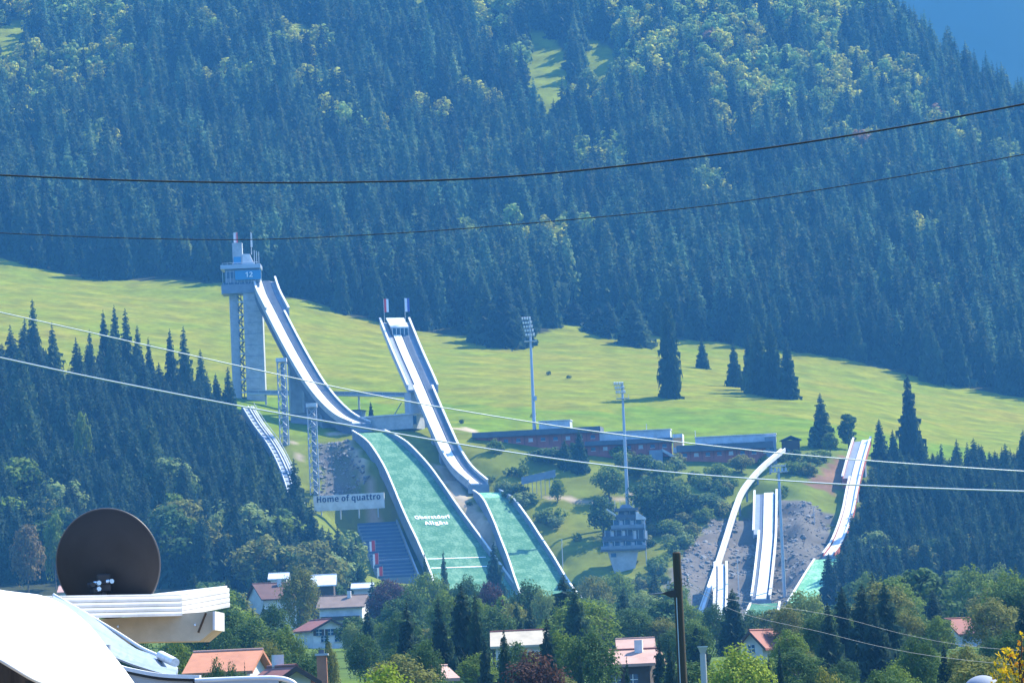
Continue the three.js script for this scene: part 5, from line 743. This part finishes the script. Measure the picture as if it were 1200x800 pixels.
// ------------------------------------------------------------------ wires
function wire(pts, d0, d1, r, m, label, group) {
  const n = pts.length, p = pts.map(([x, y], i) => at(x, y, lerp(d0, d1, clamp((x + 100) / 1400, -0.2, 1.2)))), g = tube(p, r, 160, 6), b = p[0].clone(); g.translate(-b.x, -b.y, -b.z);
  const o = solid('overhead_wire', g, m, { label, category: 'wire', group }); o.position.copy(b); return o;
}
wire([[-120, 197], [0, 205], [200, 212.5], [400, 213.5], [600, 206.5], [860, 178.5], [1030, 153], [1200, 122], [1320, 97]], 62, 56, 0.013, M.wire, 'thick black overhead wire crossing high above the jump tower', 'dark overhead wires');
wire([[-120, 267], [0, 273], [150, 279], [300, 280.5], [440, 274.5], [560, 266.5], [830, 241], [1000, 216], [1200, 181], [1320, 158]], 64, 58, 0.0065, M.wire, 'thin dark overhead wire passing just over the tower flags', 'dark overhead wires');
wire([[-120, 338], [0, 366], [107, 390], [240, 420], [420, 459], [510, 476], [680, 503], [850, 524], [960, 535], [1200, 552], [1320, 557]], 150, 165, 0.022, M.wireBright, 'bright wire sagging past the tower shaft', 'bright overhead wires');
wire([[-120, 393], [0, 419], [100, 440.5], [290, 477.5], [430, 502], [560, 524], [700, 544], [800, 554.5], [900, 562], [1010, 568.5], [1200, 575.5], [1320, 577]], 140, 150, 0.027, M.wireBright, 'bright wire sagging across both landing tops', 'bright overhead wires');
// ------------------------------------------------------------------ wooden pole with its fittings, and a lamp post
{
  const d = 100, S = d / F, b = at(799, 800, d), top = at(793, 648, d); b.y = 0; b.x = top.x; b.z = top.z; const t = thing('utility_pole', 'weathered wooden utility pole with insulators and a bracket', 'pole', b), y = py => at(794, py, d).y;
  const pg = new THREE.CylinderGeometry(0.098, 0.15, top.y, 20, 24); pg.translate(b.x, top.y / 2, b.z); part('shaft', pg, M.pole, t); part('cap', bar(V(b.x, top.y, b.z), V(b.x, top.y + 0.03, b.z), 0.1, 0.07, 20), M.bark, t);
  part('earth_cable', bar(V(b.x - 0.07, 0, b.z + 0.135), V(b.x - 0.055, y(700), b.z + 0.108), 0.014, 0.014, 6), M.steel, t); 
  const hook = (s, py) => { const g = new THREE.TorusGeometry(0.045, 0.011, 8, 18, 4.4); g.rotateZ(s > 0 ? 2.4 : -0.6); g.translate(b.x + s * 0.2, y(py), b.z + 0.03); const h = part('hook', [boxUV(g), boxUV(bar(V(b.x + s * 0.08, y(py) + 0.02, b.z + 0.03), V(b.x + s * 0.17, y(py) + 0.01, b.z + 0.03), 0.012))], M.darkSteel, t); const ins = new THREE.LatheGeometry([[0, 0], [0.03, 0.005], [0.034, 0.03], [0.018, 0.045], [0.03, 0.06], [0.022, 0.09], [0, 0.1]].map(([x, q]) => new THREE.Vector2(x, q)), 14); ins.translate(b.x + s * 0.235, y(py) + 0.015, b.z + 0.03); part('insulator', ins, M.lamp, h); };
  hook(1, 679); hook(1, 684); hook(-1, 686); hook(-1, 691);
  const o = [[793, 691], [783, 692.5], [776, 695], [780, 697], [786, 700], [793, 699.5]].map(([x, q]) => at(x, q, d)); part('bracket', prism(o.map(p => p.clone().add(V(0, 0, 0.09))), o.map(p => p.clone().add(V(0, 0, -0.09)))), M.black, t);
  const a = at(780, 695, d); part('bracket_arm', bar(a, at(761.5, 696.5, d), 0.028, 0.014, 8), M.darkSteel, t);
  wire([[807, 681], [836, 697], [975, 721], [1060, 743], [1130, 756], [1250, 766]], 99.9, 150, 0.007, M.wireDull, 'thin service wire running from the wooden pole, upper of two', 'service wires from the wooden pole');
  wire([[807, 686], [860, 715], [965, 741], [1030, 757], [1090, 768], [1180, 778], [1260, 783]], 99.9, 140, 0.007, M.wireDull, 'thin service wire running from the wooden pole, lower of two', 'service wires from the wooden pole');
  const l = at(825.5, 800, 150), lt = at(824.5, 766, 150); l.y = 0; lt.x = l.x; const q = thing('street_lamp', 'grey street lamp post with flared square head', 'lamp post', l); part('post', bar(l, V(l.x, lt.y, l.z), 0.13, 0.11, 16), M.lamp, q);
  const hd = new THREE.CylinderGeometry(0.20, 0.10, 0.24, 4); hd.rotateY(Math.PI / 4 + 0.2); hd.translate(l.x, lt.y + 0.12, l.z); part('head', boxUV(hd), M.lamp, q); part('head_cover', bx(V(l.x, lt.y + 0.242, l.z), 0.31, 0.035, 0.31, 0.2), M.paleRoof, q);
}
// ------------------------------------------------------------------ balcony things close by
{ // canopy with ribbed white fascia
  const A = at(40, 702, 28.4), B = at(210, 697.5, 29.6), C = at(266, 688, 30.5), h = 0.142; A.y = B.y; const D = V(C.x - 0.4, B.y, C.z - 1.8), E = V(A.x - 0.1, A.y, A.z - 1.6), base = V(A.x + 0.2, 0, A.z - 0.8);
  const t = thing('flat_canopy', 'flat canopy with white ribbed fascia and beige soffit', 'canopy', base), O = [A, B, C, D, E], dn = (p, v) => p.clone().add(V(0, -v, 0));
  part('roof_sheet', prism(O, O.map(p => dn(p, -0.012))), M.vinyl, t);
  const side = (P, Q, n, name) => { const dir = Q.clone().sub(P).normalize(), nor = V(-dir.z, 0, dir.x); if (nor.z < 0) nor.negate(); for (let k = 0; k < n; k++) { const y0 = -h * k / n - 0.004, y1 = -h * (k + 1) / n - 0.003, bev = 0.003; const pr = X => [X.clone().add(V(0, y0, 0)), X.clone().addScaledVector(nor, 0.014).add(V(0, y0 - bev, 0)), X.clone().addScaledVector(nor, 0.0165).add(V(0, (y0 + y1) / 2, 0)), X.clone().addScaledVector(nor, 0.0145).add(V(0, y1, 0)), X.clone().addScaledVector(nor, -0.02).add(V(0, y1, 0))]; part(name, prism(pr(P), pr(Q)), M.vinyl, t); } };
  side(A, B, 4, 'fascia_board'); side(B, C, 4, 'fascia_board');
  part('corner_trim', bar(dn(B, h), dn(B, 0), 0.012, 0.012, 8), M.vinyl, t);
  const o = [[96, 727], [251, 716], [251, 737], [234, 751], [120, 753], [96, 753]].map(([x, y]) => at(x, y, 29.6)); part('soffit_box', prism(o, o.map(p => p.clone().add(V(0, 0, -0.9)))), M.beige, t);
  const tr = [[249, 716], [251.5, 716], [251.5, 738], [249, 738]].map(([x, y]) => at(x, y, 29.56)); part('soffit_trim', prism(tr, tr.map(p => p.clone().add(V(0, 0, -0.94)))), M.vinyl, t);
  for (const [x, y] of [[138, 734], [228.5, 732]]) { const p = at(x, y, 29.58); part('bolt', bar(p, p.clone().add(V(0, 0, 0.02)), 0.011, 0.008, 10), M.chrome, t); }
  part('strut', bar(at(232, 741, 29.57), at(241, 718, 29.57), 0.008), M.brown, t);
  part('support_wall', bx(V(at(62, 760, 29.9).x, 0, -30.4), 0.55, at(62, 735, 29.9).y, 0.6), M.brown, t);
  { const w = at(0, 760, 30); part('support_wall', bx(V(w.x - 0.6, 0, -30.5), 1.6, at(0, 765, 30).y, 0.3), M.brown, t); }
}
{ // satellite dish seen from behind
  const d = 30.4, c = at(126, 660, d), r = 64 / F * d, base = at(118, 700, d), t = thing('satellite_dish', 'dark grey satellite dish seen from behind above the canopy', 'satellite dish', base);
  const pf = []; for (let i = 0; i <= 22; i++) { const x = i / 22; pf.push(new THREE.Vector2(x * r, 0.16 * r * (1 - x * x))); } pf.push(new THREE.Vector2(r + 0.006, -0.004), new THREE.Vector2(r + 0.004, -0.016), new THREE.Vector2(r - 0.006, -0.014)); for (let i = 21; i >= 0; i--) { const x = i / 22; pf.push(new THREE.Vector2(x * r, 0.16 * r * (1 - x * x) - 0.006)); }
  const g = new THREE.LatheGeometry(pf, 72); g.rotateX(Math.PI / 2); g.rotateX(0.12); g.rotateY(-0.26); g.scale(1, 1.0, 1); g.translate(c.x, c.y, c.z); part('reflector', g, M.dish, t); { const q = new THREE.TorusGeometry(r + 0.001, 0.0075, 8, 80); q.rotateX(0.12); q.rotateY(-0.26); q.translate(c.x, c.y, c.z - 0.006); part('rim', q, M.lampDark, t); }
  const m = at(122, 683, d - 0.14); part('mount_plate', (() => { const q = new RoundedBoxGeometry(0.10, 0.13, 0.06, 3, 0.012); q.translate(m.x, m.y, m.z + 0.02); return q; })(), M.black, t); part('mast', bar(V(m.x - 0.01, base.y - 0.02, m.z + 0.02), V(m.x - 0.01, m.y + 0.05, m.z + 0.02), 0.024, 0.024, 14), M.black, t);
  for (const [x, y, m2] of [[113, 683, M.chrome], [113, 690, M.chrome], [106, 685, M.black], [128, 681, M.chrome], [109, 692, M.black]]) { const p = at(x, y, d - 0.2), s = part('clamp_bolt', bar(p.clone().add(V(-0.022, 0, 0)), p.clone().add(V(0.022, 0.004, 0.01)), 0.014, 0.014, 6), m2, t); part('nut', bar(p.clone().add(V(0.012, 0, 0.01)), p.clone().add(V(0.02, 0, 0.03)), 0.02, 0.018, 6), m2, s); }
  part('clamp_arm', bar(at(105, 684, d - 0.19), at(131, 682, d - 0.19), 0.012), M.black, t);
}
function loft(rows) { // closed thin shell through rows of points
  const o = [], n = rows.length, k = rows[0].length, off = V(0, -0.008, -0.004); for (let i = 0; i + 1 < n; i++) for (let j = 0; j + 1 < k; j++) { quad(o, rows[i][j], rows[i][j + 1], rows[i + 1][j + 1], rows[i + 1][j]); quad(o, ...[rows[i][j], rows[i + 1][j], rows[i + 1][j + 1], rows[i][j + 1]].map(p => p.clone().add(off))); }
  const rim = [...rows[0], ...rows.slice(1).map(r => r[k - 1]), ...rows[n - 1].slice(0, -1).reverse(), ...rows.slice(1, -1).map(r => r[0]).reverse()]; rim.forEach((p, i) => { const q = rim[(i + 1) % rim.length]; quad(o, p, q, q.clone().add(off), p.clone().add(off)); });
  const g = new THREE.BufferGeometry(); g.setAttribute('position', new THREE.Float32BufferAttribute(o, 3)); return boxUV(g);
}
{ // white parasol
  const back = smooth([[-230, 640, 15.6], [-100, 672, 15.3], [0, 691, 15], [57, 700, 14.7], [100, 728, 14.4], [128, 762, 14.1], [150, 790, 13.9], [165, 812, 13.8]].map(([x, y, d]) => at(x, y, d)), 30), front = smooth([[-230, 640, 12.1], [-100, 712, 12.1], [0, 772, 12.2], [43, 796.5, 12.4], [80, 800, 12.8], [115, 803, 13.1], [145, 808, 13.4], [165, 816, 13.6]].map(([x, y, d]) => at(x, y, d)), 30);
  const rows = back.map((b, i) => { const f = front[i]; return Array.from({ length: 9 }, (_, k) => { const u = k / 8, p = b.clone().lerp(f, u); p.y += 0.055 * Math.sin(Math.PI * u) * Math.min(1, (30 - i) / 10); return p; }); });
  const base = V(back[3].x - 0.3, 0, -14), t = thing('parasol', 'large white sunlit parasol with pale hem', 'parasol', base); part('canopy', loft(rows), M.canvas, t); part('hem', tube(front.map(p => p.clone().add(V(0, -0.004, 0.003))), 0.006, 60, 6), M.vinyl, t); part('pole', bar(base, V(base.x, back[3].y + 0.05, base.z), 0.03, 0.03, 14), M.lamp, t);
  const va = [[43, 797.5, 12.42], [145, 809, 13.38]].map(([x, y, d]) => at(x, y, d)); part('valance', prism([va[0], va[1], va[1].clone().add(V(0, -0.15, 0)), va[0].clone().add(V(0, -0.15, 0))], [va[0], va[1], va[1].clone().add(V(0, -0.15, 0)), va[0].clone().add(V(0, -0.15, 0))].map(p => p.clone().add(V(0, 0, -0.01)))), M.canvas, t);
  const k = at(36, 799, 12.6); part('rib_end', bx(k.clone().add(V(0, -0.03, 0)), 0.03, 0.035, 0.03), M.black, t);
}
{ // pale translucent sheet and dark-edged gutter beyond the parasol
  const up = smooth([[62, 698, 17.6], [100, 720, 17.5], [140, 744, 17.4], [165, 760, 17.3], [190, 772, 17.2], [208, 786, 17.1]].map(([x, y, d]) => at(x, y, d)), 16), dn = smooth([[62, 715, 16.6], [95, 745, 16.5], [125, 768, 16.4], [150, 779, 16.3], [180, 785, 16.3], [206, 789, 16.3]].map(([x, y, d]) => at(x, y, d)), 16), base = V(up[8].x, 0, -17);
  const t = thing('awning_sheet', 'pale blue-grey awning sheet stretched below the canopy', 'awning', base); part('sheet', loft(up.map((a, i) => Array.from({ length: 7 }, (_, k) => { const u = k / 6, p = a.clone().lerp(dn[i], u); p.y += 0.012 * Math.sin(u * 9 + i * 0.5); return p; }))), M.sheet, t); part('sheet_edge', tube(up.map(p => p.clone().add(V(0, 0.004, 0))), 0.008, 40, 6), M.vinyl, t);
  const r = at(188, 768, 17.0), r2 = at(205, 776, 16.8); part('roller_end', bar(r, r2, 0.02, 0.018, 16), M.vinyl, t); part('leg', bar(V(base.x, 0, base.z + 0.3), V(base.x, dn[6].y, base.z + 0.3), 0.02), M.lamp, t);
  const e = smooth([[122, 769, 15.9], [140, 779, 15.8], [160, 784, 15.75], [190, 789, 15.7], [234, 791, 15.7]].map(([x, y, d]) => at(x, y, d)), 18), g = thing('gutter', 'white curved gutter with black gasket in front of the awning sheet', 'gutter', V(e[9].x, e[9].y - 0.5, e[9].z)), W = V(0, 0, 1);
  part('gutter_lip', sweep(e, W, -0.06, 0.03, -0.014, 0), M.vinyl, g); part('gasket', sweep(e, W, -0.05, 0.022, -0.024, -0.0145), M.black, g); part('gutter_face', sweep(e, W, -0.04, 0.012, -0.5, -0.0245), M.lamp, g); const q = e[18]; part('gutter_end', bx(V(q.x - 0.012, q.y - 0.5, q.z + 0.02), 0.024, 0.485, 0.05), M.black, g);
  const c = smooth([[228, 797.5, 15], [260, 796, 15], [300, 794.5, 15], [325, 794.5, 15], [338, 797, 15], [347, 803, 15], [350, 812, 15]].map(([x, y, d]) => at(x, y, d)), 20), ct = thing('curved_rail', 'white rounded balcony rail at the lower edge', 'railing', V(c[10].x, c[10].y - 0.6, c[10].z)); part('rail', tube(c, 0.009, 40, 8), M.vinyl, ct); part('rail_panel', sweep(c.slice(0, 16), W, -0.006, 0.006, -0.6, -0.006), M.lamp, ct);
}
{ // grey dome of a lamp, and an autumn branch close to the lens
  const d = 40, c = at(1151, 791, d), b = V(c.x, 0, c.z), t = thing('dome_lamp', 'grey domed lamp head just reaching into the picture', 'lamp post', b), r = 24 / F * d; const g = new THREE.SphereGeometry(r, 32, 14, 0, 6.2832, 0, 1.5); g.scale(1, 0.9, 1); g.translate(c.x, c.y - r * 0.9, c.z); part('head', g, M.dome, t); part('post', bar(b, V(c.x, c.y - r * 0.8, c.z), 0.06, 0.05, 14), M.lamp, t);
  const rr = rng(77), base = V(at(1196, 800, 26).x, 0, -26), mt = thing('maple_tree', 'autumn tree with bright yellow leaves and orange tips', 'tree', base), tones = [leafMat(0.62, 0.44, 0.02, 0.4), leafMat(0.50, 0.22, 0.03, 0.4), leafMat(0.26, 0.27, 0.03, 0.4)], sets = [[], [], []];
  const leaf = (p, s, set) => { const q = new THREE.Quaternion().setFromEuler(new THREE.Euler(rr() * 6, rr() * 6, rr() * 6)), m = V(0, 0.12, 0.0), out = []; for (let i = 0; i <= 10; i++) { const a = -0.5 + i / 10 * (Math.PI + 1), rd = i % 2 ? 0.55 : [0.6, 0, 0.9, 0, 1.05, 0, 1.05, 0, 0.9, 0, 0.6][i]; out.push(V(Math.cos(a) * rd, Math.sin(a) * rd + 0.1, (i % 2) * 0.12)); } for (let i = 0; i < 10; i++) for (const v of [m, out[i], out[i + 1]]) { const w = v.clone().multiplyScalar(s).applyQuaternion(q).add(p); sets[set].push(w.x, w.y, w.z); } };
  const twigs = [bar(base, V(base.x, at(1196, 808, 26).y, base.z), 0.07, 0.03, 8)]; const cl = [[1185, 775, 20, 60], [1182, 795, 22, 60], [1200, 790, 20, 50], [1198, 745, 6, 5], [1194, 754, 3, 5], [1175, 798, 14, 30], [1205, 760, 10, 16], [1210, 735, 8, 10], [1180, 765, 9, 18]];
  for (const [x, y, rad, n] of cl) { const c0 = at(x, y, 26); twigs.push(bar(V(base.x, at(1196, 810, 26).y, base.z), c0, 0.008, 0.003, 5)); for (let i = 0; i < n; i++) { const a = rr() * 6.28, q = Math.sqrt(rr()) * rad / F * 26; leaf(c0.clone().add(V(Math.cos(a) * q, Math.sin(a) * q * 0.9, (rr() - 0.5) * 0.16)), 0.013 + 0.012 * rr(), y < 760 ? (rr() < 0.5 ? 1 : 0) : rr() < 0.72 ? 0 : rr() < 0.3 ? 1 : 2); } }
  part('trunk', twigs, M.bark, mt); ['crown', 'crown', 'crown'].forEach((nm, i) => { const g2 = new THREE.BufferGeometry(); g2.setAttribute('position', new THREE.Float32BufferAttribute(sets[i], 3)); g2.computeVertexNormals(); part(nm, g2, tones[i], mt); });
}
renderer.render(scene, camera);
